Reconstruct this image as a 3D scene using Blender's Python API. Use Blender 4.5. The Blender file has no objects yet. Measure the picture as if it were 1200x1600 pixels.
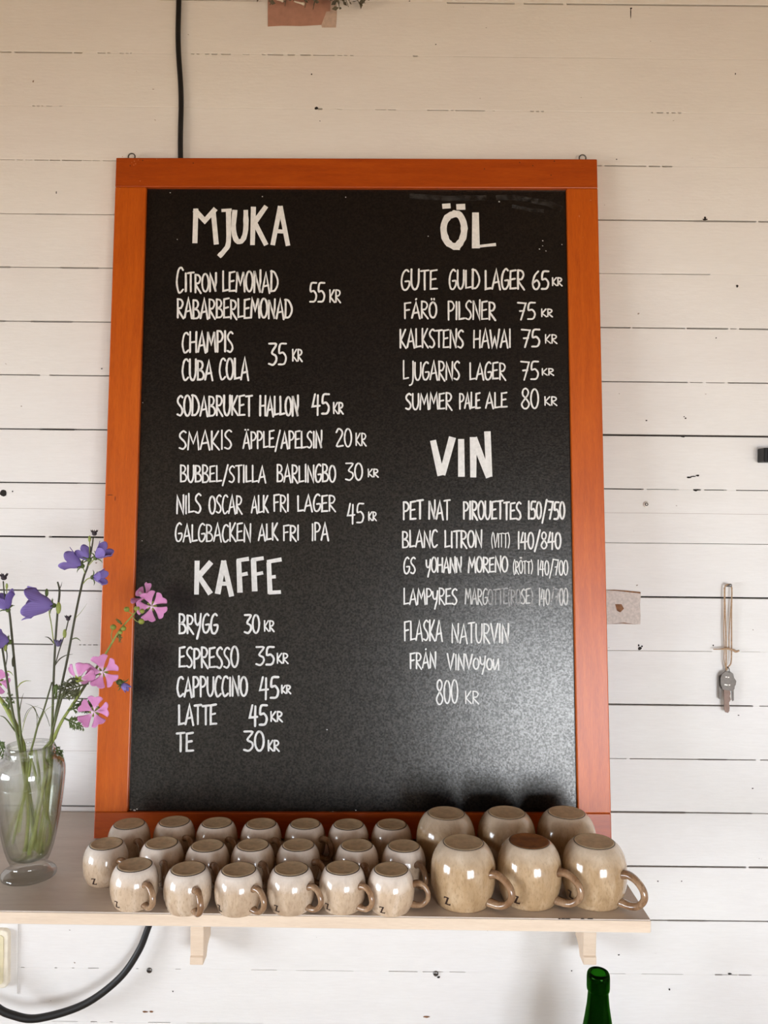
import bpy, bmesh, math, random
from mathutils import Vector, Matrix
random.seed(7)
S = bpy.context.scene
COL = S.collection
PI = math.pi

# ------------------------------------------------------------------ camera
F_PX, ROLL = 1250.0, 0.0107
CAM = Vector((0.0, -1.25, 1.672))
cam_d = bpy.data.cameras.new('camera')
cam = bpy.data.objects.new('camera', cam_d)
COL.objects.link(cam)
cam_d.sensor_fit = 'VERTICAL'
cam_d.sensor_height = 36.0
cam_d.lens = 36.0 * F_PX / 1600.0
cam_d.clip_start = 0.02
_r = Vector((math.cos(ROLL), 0, math.sin(ROLL)))
_u = Vector((-math.sin(ROLL), 0, math.cos(ROLL)))
_m = Matrix((_r, _u, Vector((0, -1, 0)))).transposed().to_4x4()
_m.translation = CAM
cam.matrix_world = _m
S.camera = cam

# ------------------------------------------------------------------ view, world, light
S.view_settings.view_transform = 'Standard'
S.view_settings.look = 'None'
S.view_settings.gamma = 1.0
S.view_settings.use_curve_mapping = False
S.view_settings.exposure = -0.08
S.cycles.use_denoising = True
S.cycles.max_bounces = 14
S.cycles.transmission_bounces = 12
S.cycles.transparent_max_bounces = 16
S.cycles.sample_clamp_indirect = 6.0
# overcast sky, bright down to the far horizon, over warm dry ground
SKY_POWER = 26.0
GROUND, GROUND_FAR = (0.30, 0.19, 0.09, 1), (0.64, 0.47, 0.29, 1)
HORIZON, SKY_HIGH = (0.92, 1.0, 1.10, 1), (0.72, 0.84, 0.98, 1)
W = bpy.data.worlds.new('world')
S.world = W
W.use_nodes = True
_nt = W.node_tree
_tc = _nt.nodes.new('ShaderNodeTexCoord')
_sx = _nt.nodes.new('ShaderNodeSeparateXYZ')
_mr = _nt.nodes.new('ShaderNodeMapRange')
_mr.inputs[1].default_value, _mr.inputs[2].default_value = -0.5, 0.5
_cr = _nt.nodes.new('ShaderNodeValToRGB')
_e = _cr.color_ramp.elements
_e[0].position, _e[0].color = 0.08, GROUND
_e[1].position, _e[1].color = 0.85, SKY_HIGH
for _p, _c in ((0.22, GROUND_FAR), (0.36, HORIZON), (0.60, HORIZON)):
    _k = _e.new(_p)
    _k.color = _c
_nt.links.new(_tc.outputs['Generated'], _sx.inputs[0])
_nt.links.new(_sx.outputs['Z'], _mr.inputs[0])
_nt.links.new(_mr.outputs[0], _cr.inputs['Fac'])
_nt.links.new(_cr.outputs['Color'], _nt.nodes['Background'].inputs['Color'])
_nt.nodes['Background'].inputs['Strength'].default_value = SKY_POWER

# room and its window openings (x0, x1, z0, z1) on the front wall / (y0, y1, z0, z1) on the left wall
RX0, RX1, RY0, RZ1 = -2.7, 2.1, -3.0, 2.62
WIN1 = (0.50, 1.85, 0.68, 1.64)
WIN2 = (-2.45, -0.90, 0.85, 1.78)


def portal(name, loc, rot, sx, sy):
    """marks a window opening so that the daylight of the sky is sampled through it"""
    d = bpy.data.lights.new(name, 'AREA')
    d.shape = 'RECTANGLE'
    d.size, d.size_y = sx, sy
    d.cycles.is_portal = True
    o = bpy.data.objects.new(name, d)
    COL.objects.link(o)
    o.location = loc
    o.rotation_euler = rot
    return o


portal('daylight_front', ((WIN1[0] + WIN1[1]) / 2, RY0 - 0.125, (WIN1[2] + WIN1[3]) / 2), (PI / 2, 0, 0), WIN1[1] - WIN1[0], WIN1[3] - WIN1[2])
portal('daylight_left', (RX0 - 0.125, (WIN2[0] + WIN2[1]) / 2, (WIN2[2] + WIN2[3]) / 2), (PI / 2, 0, -PI / 2), WIN2[1] - WIN2[0], WIN2[3] - WIN2[2])


# ------------------------------------------------------------------ colours and materials
def lin(c):
    c /= 255.0
    return c / 12.92 if c <= 0.04045 else ((c + 0.055) / 1.055) ** 2.4


def rgb(r, g, b):
    return (lin(r), lin(g), lin(b), 1.0)


def new_mat(name):
    m = bpy.data.materials.new(name)
    m.use_nodes = True
    nt = m.node_tree
    b = nt.nodes['Principled BSDF']
    return m, nt, b


def coords(nt, scale=(1, 1, 1), kind='Object'):
    tc = nt.nodes.new('ShaderNodeTexCoord')
    mp = nt.nodes.new('ShaderNodeMapping')
    mp.inputs['Scale'].default_value = scale
    nt.links.new(tc.outputs[kind], mp.inputs['Vector'])
    return mp.outputs['Vector']


def noise(nt, vec, scale, detail=4, rough=0.55, dist=0.0):
    n = nt.nodes.new('ShaderNodeTexNoise')
    n.inputs['Scale'].default_value = scale
    n.inputs['Detail'].default_value = detail
    n.inputs['Roughness'].default_value = rough
    n.inputs['Distortion'].default_value = dist
    nt.links.new(vec, n.inputs['Vector'])
    return n.outputs['Fac']


def ramp(nt, fac, stops):
    r = nt.nodes.new('ShaderNodeValToRGB')
    e = r.color_ramp.elements
    e[0].position, e[0].color = stops[0]
    e[1].position, e[1].color = stops[-1]
    for p, c in stops[1:-1]:
        k = e.new(p)
        k.color = c
    nt.links.new(fac, r.inputs['Fac'])
    return r.outputs['Color']


def mixc(nt, fac, a, b, mode='MIX'):
    m = nt.nodes.new('ShaderNodeMix')
    m.data_type = 'RGBA'
    m.blend_type = mode
    for s, v in ((m.inputs[0], fac), (m.inputs[6], a), (m.inputs[7], b)):
        if isinstance(v, (int, float, tuple)):
            s.default_value = v
        else:
            nt.links.new(v, s)
    return m.outputs[2]


def bump(nt, b, h, strength, dist):
    n = nt.nodes.new('ShaderNodeBump')
    n.inputs['Strength'].default_value = strength
    n.inputs['Distance'].default_value = dist
    nt.links.new(h, n.inputs['Height'])
    nt.links.new(n.outputs['Normal'], b.inputs['Normal'])


def simple(name, col, rough=0.6, metal=0.0, var=0.08, scale=60, bmp=0.0, spec=0.5):
    m, nt, b = new_mat(name)
    v = coords(nt)
    f = noise(nt, v, scale)
    lo = tuple(max(0, c * (1 - var)) for c in col[:3]) + (1,)
    hi = tuple(min(1, c * (1 + var)) for c in col[:3]) + (1,)
    nt.links.new(ramp(nt, f, [(0.3, lo), (0.7, hi)]), b.inputs['Base Color'])
    b.inputs['Roughness'].default_value = rough
    b.inputs['Metallic'].default_value = metal
    b.inputs['Specular IOR Level'].default_value = spec
    if bmp:
        bump(nt, b, f, bmp, 0.001)
    return m


def make_wall_paint():
    m, nt, b = new_mat('painted_boards')
    v = coords(nt, (1, 1, 7))
    f1 = noise(nt, v, 3.0, 6, 0.6)
    v2 = coords(nt, (4, 4, 40))
    f2 = noise(nt, v2, 9.0, 6, 0.65)
    v3 = coords(nt, (1, 1, 1))
    f3 = noise(nt, v3, 5.0, 3, 0.5)
    c = ramp(nt, f1, [(0.3, rgb(226, 222, 218)), (0.7, rgb(234, 231, 228))])
    c = mixc(nt, 0.22, c, ramp(nt, f2, [(0.35, rgb(216, 211, 206)), (0.65, rgb(240, 237, 234))]))
    c = mixc(nt, 0.25, c, ramp(nt, f3, [(0.4, rgb(226, 220, 216)), (0.6, rgb(234, 231, 224))]))
    # sparse specks of dirt and bare wood
    f4 = noise(nt, coords(nt, (1, 1, 1.6)), 75.0, 2, 0.5)
    sp = ramp(nt, f4, [(0.755, (0, 0, 0, 1)), (0.79, (1, 1, 1, 1))])
    c = mixc(nt, sp, c, rgb(140, 120, 104))
    nt.links.new(c, b.inputs['Base Color'])
    b.inputs['Roughness'].default_value = 0.62
    b.inputs['Specular IOR Level'].default_value = 0.3
    h = mixc(nt, 0.5, f2, noise(nt, coords(nt, (1, 1, 2)), 130.0, 4, 0.6))
    bump(nt, b, h, 0.35, 0.0012)
    return m


def make_wood(name, dark, mid, light, scale, rough=0.4, coat=0.0, sat=1.0):
    m, nt, b = new_mat(name)
    v = coords(nt, scale)
    f = noise(nt, v, 4.0, 8, 0.6, 0.6)
    f2 = noise(nt, coords(nt, tuple(s * 3 for s in scale)), 14.0, 5, 0.6)
    c = ramp(nt, f, [(0.28, dark), (0.5, mid), (0.75, light)])
    c = mixc(nt, 0.35, c, ramp(nt, f2, [(0.35, dark), (0.65, light)]))
    nt.links.new(c, b.inputs['Base Color'])
    b.inputs['Roughness'].default_value = rough
    b.inputs['Coat Weight'].default_value = coat
    b.inputs['Coat Roughness'].default_value = 0.3
    b.inputs['Specular IOR Level'].default_value = 0.4
    bump(nt, b, f2, 0.15, 0.0006)
    return m


def make_blackboard():
    m, nt, b = new_mat('blackboard_paint')
    v = coords(nt)
    f = noise(nt, v, 6.0, 5, 0.6)
    g = noise(nt, coords(nt, (1, 1, 2.2)), 3.0, 6, 0.7, 0.8)
    c = ramp(nt, f, [(0.3, rgb(9, 9, 10)), (0.7, rgb(14, 14, 14))])
    dust = ramp(nt, g, [(0.62, (0, 0, 0, 1)), (0.85, (0.10, 0.10, 0.10, 1))])
    c = mixc(nt, dust, c, rgb(80, 80, 80))
    nt.links.new(c, b.inputs['Base Color'])
    b.inputs['Roughness'].default_value = 0.27
    b.inputs['Specular IOR Level'].default_value = 0.56
    b.inputs['Specular Tint'].default_value = (1.0, 0.955, 0.89, 1)
    gr = noise(nt, v, 380.0, 2, 0.6)
    mr = nt.nodes.new('ShaderNodeMapRange')
    mr.inputs[1].default_value, mr.inputs[2].default_value = 0.35, 0.65
    mr.inputs[3].default_value, mr.inputs[4].default_value = 0.40, 0.86
    nt.links.new(gr, mr.inputs[0])
    nt.links.new(mr.outputs[0], b.inputs['Specular IOR Level'])
    bump(nt, b, gr, 0.2, 0.0006)
    return m


def make_chalk(name, col, fade=None, thr=(0.45, 0.6)):
    m, nt, b = new_mat(name)
    v = coords(nt)
    f = noise(nt, v, 160.0, 4, 0.6)
    lo = tuple(c * 0.82 for c in col[:3]) + (1,)
    nt.links.new(ramp(nt, f, [(0.3, lo), (0.65, col)]), b.inputs['Base Color'])
    b.inputs['Roughness'].default_value = 0.8
    b.inputs['Specular IOR Level'].default_value = 0.2
    if fade is not None:
        g = noise(nt, coords(nt), 90.0, 4, 0.7)
        a = ramp(nt, g, [(thr[0], (fade, fade, fade, 1)), (thr[1], (0.85, 0.85, 0.85, 1))])
        nt.links.new(a, b.inputs['Alpha'])
    return m


def make_glaze(name, a, mid, c, speck, pale=None):
    m, nt, b = new_mat(name)
    oi = nt.nodes.new('ShaderNodeObjectInfo')
    tc = nt.nodes.new('ShaderNodeTexCoord')
    ad = nt.nodes.new('ShaderNodeVectorMath')
    ad.operation = 'ADD'
    nt.links.new(tc.outputs['Object'], ad.inputs[0])
    nt.links.new(oi.outputs['Random'], ad.inputs[1])
    mp = nt.nodes.new('ShaderNodeMapping')
    mp.inputs['Scale'].default_value = (1, 1, 0.45)
    nt.links.new(ad.outputs[0], mp.inputs['Vector'])
    v = mp.outputs['Vector']
    f = noise(nt, v, 55.0, 5, 0.6, 0.4)
    col = ramp(nt, f, [(0.3, a), (0.5, mid), (0.72, c)])
    g = noise(nt, v, 420.0, 2, 0.5)
    col = mixc(nt, ramp(nt, g, [(0.52, (0, 0, 0, 1)), (0.7, (0.45, 0.45, 0.45, 1))]), col, speck)
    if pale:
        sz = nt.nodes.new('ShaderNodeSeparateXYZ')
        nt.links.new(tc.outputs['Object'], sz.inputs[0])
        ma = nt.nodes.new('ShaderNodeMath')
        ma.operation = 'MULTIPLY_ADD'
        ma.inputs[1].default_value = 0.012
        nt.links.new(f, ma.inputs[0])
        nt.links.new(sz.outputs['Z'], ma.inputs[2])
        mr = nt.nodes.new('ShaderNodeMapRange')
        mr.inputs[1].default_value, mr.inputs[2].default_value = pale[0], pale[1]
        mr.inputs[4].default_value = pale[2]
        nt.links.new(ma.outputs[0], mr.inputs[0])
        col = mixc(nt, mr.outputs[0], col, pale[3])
    # each mug a little lighter or darker
    mm = nt.nodes.new('ShaderNodeMapRange')
    mm.inputs[3].default_value = 0.95
    mm.inputs[4].default_value = 1.10
    nt.links.new(oi.outputs['Random'], mm.inputs[0])
    hs = nt.nodes.new('ShaderNodeHueSaturation')
    nt.links.new(mm.outputs[0], hs.inputs['Value'])
    nt.links.new(col, hs.inputs['Color'])
    nt.links.new(hs.outputs['Color'], b.inputs['Base Color'])
    b.inputs['Roughness'].default_value = 0.16
    b.inputs['Specular IOR Level'].default_value = 0.55
    b.inputs['Coat Weight'].default_value = 0.4
    b.inputs['Coat Roughness'].default_value = 0.06
    bump(nt, b, noise(nt, v, 90.0, 3, 0.5), 0.12, 0.0012)
    return m


def make_glass(name, col, rough=0.0, ior=1.45):
    m = bpy.data.materials.new(name)
    m.use_nodes = True
    nt = m.node_tree
    nt.nodes.remove(nt.nodes['Principled BSDF'])
    g = nt.nodes.new('ShaderNodeBsdfGlass')
    g.inputs['Color'].default_value = col
    g.inputs['Roughness'].default_value = rough
    g.inputs['IOR'].default_value = ior
    nt.links.new(g.outputs[0], nt.nodes['Material Output'].inputs['Surface'])
    return m


def make_clear(name, col, ior, refr, edge):
    """thin clear glass or water: mostly straight through, partly bent, with a fresnel gloss"""
    m = bpy.data.materials.new(name)
    m.use_nodes = True
    nt = m.node_tree
    nt.nodes.remove(nt.nodes['Principled BSDF'])
    t = nt.nodes.new('ShaderNodeBsdfTransparent')
    lw0 = nt.nodes.new('ShaderNodeLayerWeight')
    nt.links.new(ramp(nt, lw0.outputs['Facing'], [(0.45, col), (1.0, tuple(c * edge for c in col[:3]) + (1,))]), t.inputs['Color'])
    g = nt.nodes.new('ShaderNodeBsdfGlass')
    g.inputs['Color'].default_value = (1, 1, 1, 1)
    g.inputs['Roughness'].default_value = 0.0
    g.inputs['IOR'].default_value = ior
    s = nt.nodes.new('ShaderNodeBsdfGlossy')
    s.inputs['Roughness'].default_value = 0.03
    lw = nt.nodes.new('ShaderNodeLayerWeight')
    pw = nt.nodes.new('ShaderNodeMath')
    pw.operation = 'POWER'
    pw.inputs[1].default_value = 3.0
    nt.links.new(lw.outputs['Facing'], pw.inputs[0])
    fr = nt.nodes.new('ShaderNodeMath')
    fr.operation = 'MULTIPLY_ADD'
    fr.inputs[1].default_value = 0.75
    fr.inputs[2].default_value = 0.06
    nt.links.new(pw.outputs[0], fr.inputs[0])
    a = nt.nodes.new('ShaderNodeMixShader')
    a.inputs[0].default_value = refr
    b = nt.nodes.new('ShaderNodeMixShader')
    nt.links.new(t.outputs[0], a.inputs[1])
    nt.links.new(g.outputs[0], a.inputs[2])
    nt.links.new(fr.outputs[0], b.inputs[0])
    nt.links.new(a.outputs[0], b.inputs[1])
    nt.links.new(s.outputs[0], b.inputs[2])
    nt.links.new(b.outputs[0], nt.nodes['Material Output'].inputs['Surface'])
    return m


def make_pane():
    m = bpy.data.materials.new('window_pane_glass')
    m.use_nodes = True
    nt = m.node_tree
    nt.nodes.remove(nt.nodes['Principled BSDF'])
    t = nt.nodes.new('ShaderNodeBsdfTransparent')
    g = nt.nodes.new('ShaderNodeBsdfGlossy')
    g.inputs['Roughness'].default_value = 0.02
    mx = nt.nodes.new('ShaderNodeMixShader')
    mx.inputs[0].default_value = 0.06
    nt.links.new(t.outputs[0], mx.inputs[1])
    nt.links.new(g.outputs[0], mx.inputs[2])
    nt.links.new(mx.outputs[0], nt.nodes['Material Output'].inputs['Surface'])
    return m


def make_petal(name, centre, edge, length):
    m, nt, b = new_mat(name)
    uv = nt.nodes.new('ShaderNodeUVMap')
    sp = nt.nodes.new('ShaderNodeSeparateXYZ')
    nt.links.new(uv.outputs[0], sp.inputs[0])
    c = ramp(nt, sp.outputs['X'], [(0.0, centre), (0.35, edge), (1.0, edge)])
    wv = nt.nodes.new('ShaderNodeTexWave')
    wv.inputs['Scale'].default_value = 2.2
    wv.bands_direction = 'Y'
    nt.links.new(uv.outputs[0], wv.inputs['Vector'])
    vein = ramp(nt, wv.outputs['Fac'], [(0.75, (0, 0, 0, 1)), (1.0, (0.5, 0.5, 0.5, 1))])
    dk = tuple(x * 0.6 for x in edge[:3]) + (1,)
    c = mixc(nt, vein, c, dk)
    nt.links.new(c, b.inputs['Base Color'])
    b.inputs['Roughness'].default_value = 0.6
    b.inputs['Specular IOR Level'].default_value = 0.2
    b.inputs['Subsurface Weight'].default_value = 0.15
    b.inputs['Subsurface Radius'].default_value = (0.002, 0.001, 0.002)
    return m


M = {}
M['wall'] = make_wall_paint()
M['gap'] = simple('dark_gap', rgb(38, 26, 20), 0.95)
M['spot'] = simple('dark_spot', rgb(34, 28, 24), 0.9)
M['hairline'] = simple('hairline_crack', rgb(176, 164, 154), 0.8)
M['patch'] = simple('bare_patch', rgb(203, 190, 182), 0.85, var=0.14, scale=260, bmp=0.3)
M['chip'] = simple('wood_chip', rgb(130, 88, 58), 0.85, var=0.3, scale=200)
M['tape'] = simple('pink_patch', rgb(176, 130, 112), 0.75, var=0.1, scale=90)
M['tape2'] = simple('pale_patch', rgb(196, 172, 156), 0.75, var=0.1, scale=200)
M['shelf_top'] = make_wood('shelf_grey_paint', rgb(202, 188, 174), rgb(214, 201, 187), rgb(223, 211, 198), (1.2, 14, 14), 0.42)
M['shelf_edge'] = make_wood('shelf_cream_paint', rgb(214, 190, 166), rgb(224, 202, 178), rgb(232, 212, 190), (2, 20, 20), 0.55)
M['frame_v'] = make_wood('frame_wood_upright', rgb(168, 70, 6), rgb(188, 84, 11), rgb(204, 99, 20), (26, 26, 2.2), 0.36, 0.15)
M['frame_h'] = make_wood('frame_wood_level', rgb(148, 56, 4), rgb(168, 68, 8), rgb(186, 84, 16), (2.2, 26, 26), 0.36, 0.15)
M['board'] = make_blackboard()
M['chalk'] = make_chalk('chalk_ink', rgb(236, 234, 230))
M['chalk_worn'] = make_chalk('chalk_ink_worn', rgb(226, 224, 220), 0.6, (0.35, 0.5))
M['chalk_faded'] = make_chalk('chalk_ink_faded', rgb(204, 202, 200), 0.32, (0.42, 0.7))
M['smear'] = make_chalk('chalk_smear', rgb(105, 105, 105), 0.0, (0.44, 1.0))
M['steel'] = simple('dull_steel', rgb(120, 118, 116), 0.38, 1.0)
M['key'] = simple('nickel_key', rgb(108, 101, 95), 0.5, 0.55, 0.1, 200, spec=.3)
M['key_brass'] = simple('worn_brass_blade', rgb(118, 98, 88), 0.5, 0.5, 0.1, 200, spec=.3)
M['black_plastic'] = simple('black_plastic', rgb(8, 8, 9), 0.35, spec=.3)
M['cable'] = simple('black_rubber', rgb(17, 16, 16), 0.5)
M['twine'] = simple('jute_twine', rgb(170, 140, 110), 0.9, var=0.25, scale=500, bmp=0.5)
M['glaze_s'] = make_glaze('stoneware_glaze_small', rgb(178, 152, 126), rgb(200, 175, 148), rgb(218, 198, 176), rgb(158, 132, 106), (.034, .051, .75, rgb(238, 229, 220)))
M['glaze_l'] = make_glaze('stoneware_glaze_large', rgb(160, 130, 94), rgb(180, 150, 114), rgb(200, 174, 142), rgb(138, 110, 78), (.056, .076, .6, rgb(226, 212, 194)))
M['handle'] = make_glaze('stoneware_handle', rgb(116, 82, 56), rgb(146, 112, 82), rgb(178, 148, 118), rgb(92, 62, 40))
M['clay'] = simple('unglazed_clay', rgb(204, 182, 148), 0.8, var=0.16, scale=110, bmp=0.2)
M['clay_line'] = simple('burnt_glaze_line', rgb(62, 46, 32), 0.5)
M['clay_rust'] = simple('rusty_unglazed_clay', rgb(134, 84, 38), 0.6, var=0.35, scale=70)
M['stamp'] = simple('brown_stamp', rgb(52, 32, 24), 0.5)
M['glass'] = make_clear('clear_glass', (0.97, 0.98, 0.97, 1), 1.45, 0.20, 0.62)
M['water'] = make_clear('vase_water', (0.98, 0.985, 0.95, 1), 1.33, 0.22, 0.9)
M['bottle'] = make_glass('green_bottle_glass', (0.10, 0.32, 0.06, 1), 0.02)
M['stem'] = simple('green_stem', rgb(146, 156, 78), 0.6, var=0.25, scale=80)
def make_stem():
    m, nt, b = new_mat('dark_stem')
    tc = nt.nodes.new('ShaderNodeTexCoord')
    sz = nt.nodes.new('ShaderNodeSeparateXYZ')
    nt.links.new(tc.outputs['Object'], sz.inputs[0])
    mr = nt.nodes.new('ShaderNodeMapRange')
    mr.inputs[1].default_value, mr.inputs[2].default_value = 1.30, 1.46
    nt.links.new(sz.outputs['Z'], mr.inputs[0])
    c = ramp(nt, mr.outputs[0], [(0.0, rgb(156, 162, 82)), (0.5, rgb(100, 108, 54)), (1.0, rgb(64, 64, 40))])
    n = noise(nt, coords(nt), 90.0)
    c = mixc(nt, ramp(nt, n, [(0.4, (0, 0, 0, 1)), (0.7, (0.5, 0.5, 0.5, 1))]), c, rgb(56, 52, 34))
    nt.links.new(c, b.inputs['Base Color'])
    b.inputs['Roughness'].default_value = 0.6
    return m


M['stem_dark'] = make_stem()
M['leaf'] = simple('green_leaf', rgb(84, 100, 48), 0.6, var=0.25, scale=80)
M['bud'] = simple('mallow_bud', rgb(138, 146, 60), 0.6, var=0.15, scale=150)
M['dried'] = simple('dried_flower', rgb(56, 46, 52), 0.8, var=0.3, scale=200)
M['bell'] = make_petal('bellflower_petal', rgb(172, 158, 212), rgb(134, 116, 182), 0.03)
M['mallow'] = make_petal('mallow_petal', rgb(248, 228, 242), rgb(216, 146, 194), 0.02)
M['stamen'] = simple('mallow_stamens', rgb(242, 220, 232), 0.7)
M['cream'] = simple('cream_plastic', rgb(238, 228, 208), 0.4)
M['cream2'] = simple('yellowed_plastic', rgb(226, 214, 178), 0.4)
M['pane'] = make_pane()
M['window'] = simple('window_paint', rgb(222, 214, 202), 0.5)
M['plaster'] = simple('side_wall_paint', rgb(228, 222, 212), 0.8, scale=4, var=.03)
M['ceiling'] = make_wood('ceiling_boards', rgb(98, 74, 50), rgb(112, 86, 60), rgb(126, 98, 72), (1, 12, 12), 0.6)
M['floor'] = make_wood('floor_boards', rgb(150, 130, 108), rgb(168, 148, 126), rgb(184, 166, 144), (12, 1, 12), 0.5)
M['counter'] = make_wood('counter_wood', rgb(150, 120, 90), rgb(172, 142, 110), rgb(190, 160, 128), (1.5, 14, 14), 0.4)
M['dry_twig'] = simple('dry_twig', rgb(92, 86, 70), 0.9, var=0.35, scale=120)
M['dry_tip'] = simple('dry_white_tip', rgb(214, 204, 188), 0.9)


# ------------------------------------------------------------------ helpers
def tag(o, label=None, cat=None, group=None, kind=None):
    for k, v in (('label', label), ('category', cat), ('group', group), ('kind', kind)):
        if v:
            o[k] = v
    return o


def empty(name, loc=(0, 0, 0), mat=None):
    o = bpy.data.objects.new(name, None)
    o.empty_display_size = 0.02
    COL.objects.link(o)
    if mat is not None:
        o.matrix_world = mat
    else:
        o.location = loc
    return o


def obj(name, bm, mats, parent=None, smooth=True):
    me = bpy.data.meshes.new(name)
    bm.normal_update()
    bm.to_mesh(me)
    bm.free()
    for m in (mats if isinstance(mats, (list, tuple)) else [mats]):
        me.materials.append(m)
    if smooth:
        for p in me.polygons:
            p.use_smooth = True
    o = bpy.data.objects.new(name, me)
    COL.objects.link(o)
    if parent:
        o.parent = parent
    return o


def structure(name, bm, mats, smooth=False):
    return tag(obj(name, bm, mats, None, smooth), kind='structure')


def box(bm, lo, hi, bev=0.0, seg=2, mi=0):
    x0, y0, z0 = lo
    x1, y1, z1 = hi
    vs = [bm.verts.new(p) for p in ((x0, y0, z0), (x1, y0, z0), (x1, y1, z0), (x0, y1, z0),
                                    (x0, y0, z1), (x1, y0, z1), (x1, y1, z1), (x0, y1, z1))]
    fs = [bm.faces.new([vs[i] for i in q]) for q in
          ((3, 2, 1, 0), (4, 5, 6, 7), (0, 1, 5, 4), (1, 2, 6, 5), (2, 3, 7, 6), (3, 0, 4, 7))]
    for f in fs:
        f.material_index = mi
    if bev:
        ed = list({e for f in fs for e in f.edges})
        r = bmesh.ops.bevel(bm, geom=ed, offset=bev, segments=seg, affect='EDGES', profile=0.5)
        for f in r['faces']:
            f.material_index = mi
    return fs


def lathe(bm, prof, seg=48, mi=0, close=False, mi_fn=None):
    rings = []
    for r, z in prof:
        if r < 1e-6:
            rings.append([bm.verts.new((0, 0, z))])
        else:
            rings.append([bm.verts.new((r * math.cos(2 * PI * i / seg), r * math.sin(2 * PI * i / seg), z)) for i in range(seg)])
    pairs = list(zip(rings, rings[1:]))
    if close:
        pairs.append((rings[-1], rings[0]))
    for k, (a, b) in enumerate(pairs):
        m_ = mi_fn(k) if mi_fn else mi
        for i in range(seg):
            j = (i + 1) % seg
            if len(a) == 1 and len(b) == 1:
                continue
            if len(a) == 1:
                f = bm.faces.new((a[0], b[j], b[i]))
            elif len(b) == 1:
                f = bm.faces.new((a[i], a[j], b[0]))
            else:
                f = bm.faces.new((a[i], a[j], b[j], b[i]))
            f.material_index = m_


def spline(pts, n=6):
    P = [Vector(p) for p in pts]
    if len(P) < 3:
        return P
    P = [2 * P[0] - P[1]] + P + [2 * P[-1] - P[-2]]
    out = []
    for i in range(1, len(P) - 2):
        a, b, c, d = P[i - 1:i + 3]
        for k in range(n):
            t = k / n
            out.append(0.5 * ((2 * b) + (c - a) * t + (2 * a - 5 * b + 4 * c - d) * t * t + (3 * b - a - 3 * c + d) * t ** 3))
    out.append(P[-2])
    return out


def tube(bm, pts, rad, seg=8, n=6, mi=0, flat=1.0, caps=True, closed=False):
    """sweep a round (or flattened) section along a smooth line; rad may be a list per input point"""
    src = [Vector(p) for p in pts]
    P = spline(src, n) if len(src) > 2 and n > 1 else src
    if isinstance(rad, (list, tuple)):
        R = []
        for i in range(len(P)):
            t = i / (len(P) - 1) * (len(rad) - 1)
            k = min(int(t), len(rad) - 2)
            R.append(rad[k] + (rad[k + 1] - rad[k]) * (t - k))
    else:
        R = [rad] * len(P)
    up = None
    rings = []
    for i, p in enumerate(P):
        t = (P[min(i + 1, len(P) - 1)] - P[max(i - 1, 0)]).normalized()
        if up is None:
            a = Vector((0, 0, 1)) if abs(t.z) < 0.9 else Vector((0, 1, 0))
            up = (a - t * a.dot(t)).normalized()
        else:
            up = (up - t * up.dot(t)).normalized()
        s = t.cross(up)
        rings.append([bm.verts.new(p + R[i] * (math.cos(2 * PI * k / seg) * s * flat + math.sin(2 * PI * k / seg) * up)) for k in range(seg)])
    for a, b in zip(rings, rings[1:]):
        for k in range(seg):
            f = bm.faces.new((a[k], a[(k + 1) % seg], b[(k + 1) % seg], b[k]))
            f.material_index = mi
    if caps:
        bm.faces.new(list(reversed(rings[0]))).material_index = mi
        bm.faces.new(rings[-1]).material_index = mi


def ball(bm, c, r, sz=(1, 1, 1), u=12, v=8, mi=0):
    mat = Matrix.Translation(c) @ Matrix.Diagonal((r * sz[0], r * sz[1], r * sz[2], 1))
    res = bmesh.ops.create_uvsphere(bm, u_segments=u, v_segments=v, radius=1.0, matrix=mat)
    for vv in res['verts']:
        for f in vv.link_faces:
            f.material_index = mi


def torus(bm, c, R, r, axis, seg=24, sec=8, mi=0, frac=1.0):
    axis = Vector(axis).normalized()
    a = Vector((0, 0, 1)) if abs(axis.z) < 0.9 else Vector((1, 0, 0))
    e1 = (a - axis * a.dot(axis)).normalized()
    e2 = axis.cross(e1)
    rings = []
    n = seg if frac >= 1 else seg + 1
    for i in range(n):
        t = 2 * PI * frac * i / seg
        d = e1 * math.cos(t) + e2 * math.sin(t)
        rings.append([bm.verts.new(Vector(c) + d * (R + r * math.cos(2 * PI * k / sec)) + axis * r * math.sin(2 * PI * k / sec)) for k in range(sec)])
    for i in range(seg):
        a_, b_ = rings[i], rings[(i + 1) % n]
        for k in range(sec):
            bm.faces.new((a_[k], b_[k], b_[(k + 1) % sec], a_[(k + 1) % sec])).material_index = mi


def prism(bm, poly, axis, a, b, mi=0):
    """extrude a 2-D outline along an axis ('x' or 'y') from a to b"""
    def pt(p, t):
        return (t, p[0], p[1]) if axis == 'x' else (p[0], t, p[1])
    A = [bm.verts.new(pt(p, a)) for p in poly]
    B = [bm.verts.new(pt(p, b)) for p in poly]
    n = len(poly)
    for i in range(n):
        bm.faces.new((A[i], A[(i + 1) % n], B[(i + 1) % n], B[i])).material_index = mi
    bm.faces.new(A).material_index = mi
    bm.faces.new(list(reversed(B))).material_index = mi
    bmesh.ops.recalc_face_normals(bm, faces=bm.faces[:])


def ray(px, py):
    return Vector((0, 1, 0)) + _r * ((px - 600) / F_PX) + _u * (-(py - 800) / F_PX)


def at_y(px, py, y):
    d = ray(px, py)
    return CAM + d * ((y - CAM.y) / d.y)


def at_z(px, py, z):
    d = ray(px, py)
    return CAM + d * ((z - CAM.z) / d.z)


# ------------------------------------------------------------------ the boarded wall behind everything
SEAM0, PITCH = 255.4, 84.15      # first seam and board width in millimetres on the wall (z = 1.672 - (v - 800)/1000)


def wz(v):
    return CAM.z - (v - 800) * 0.001


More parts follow.
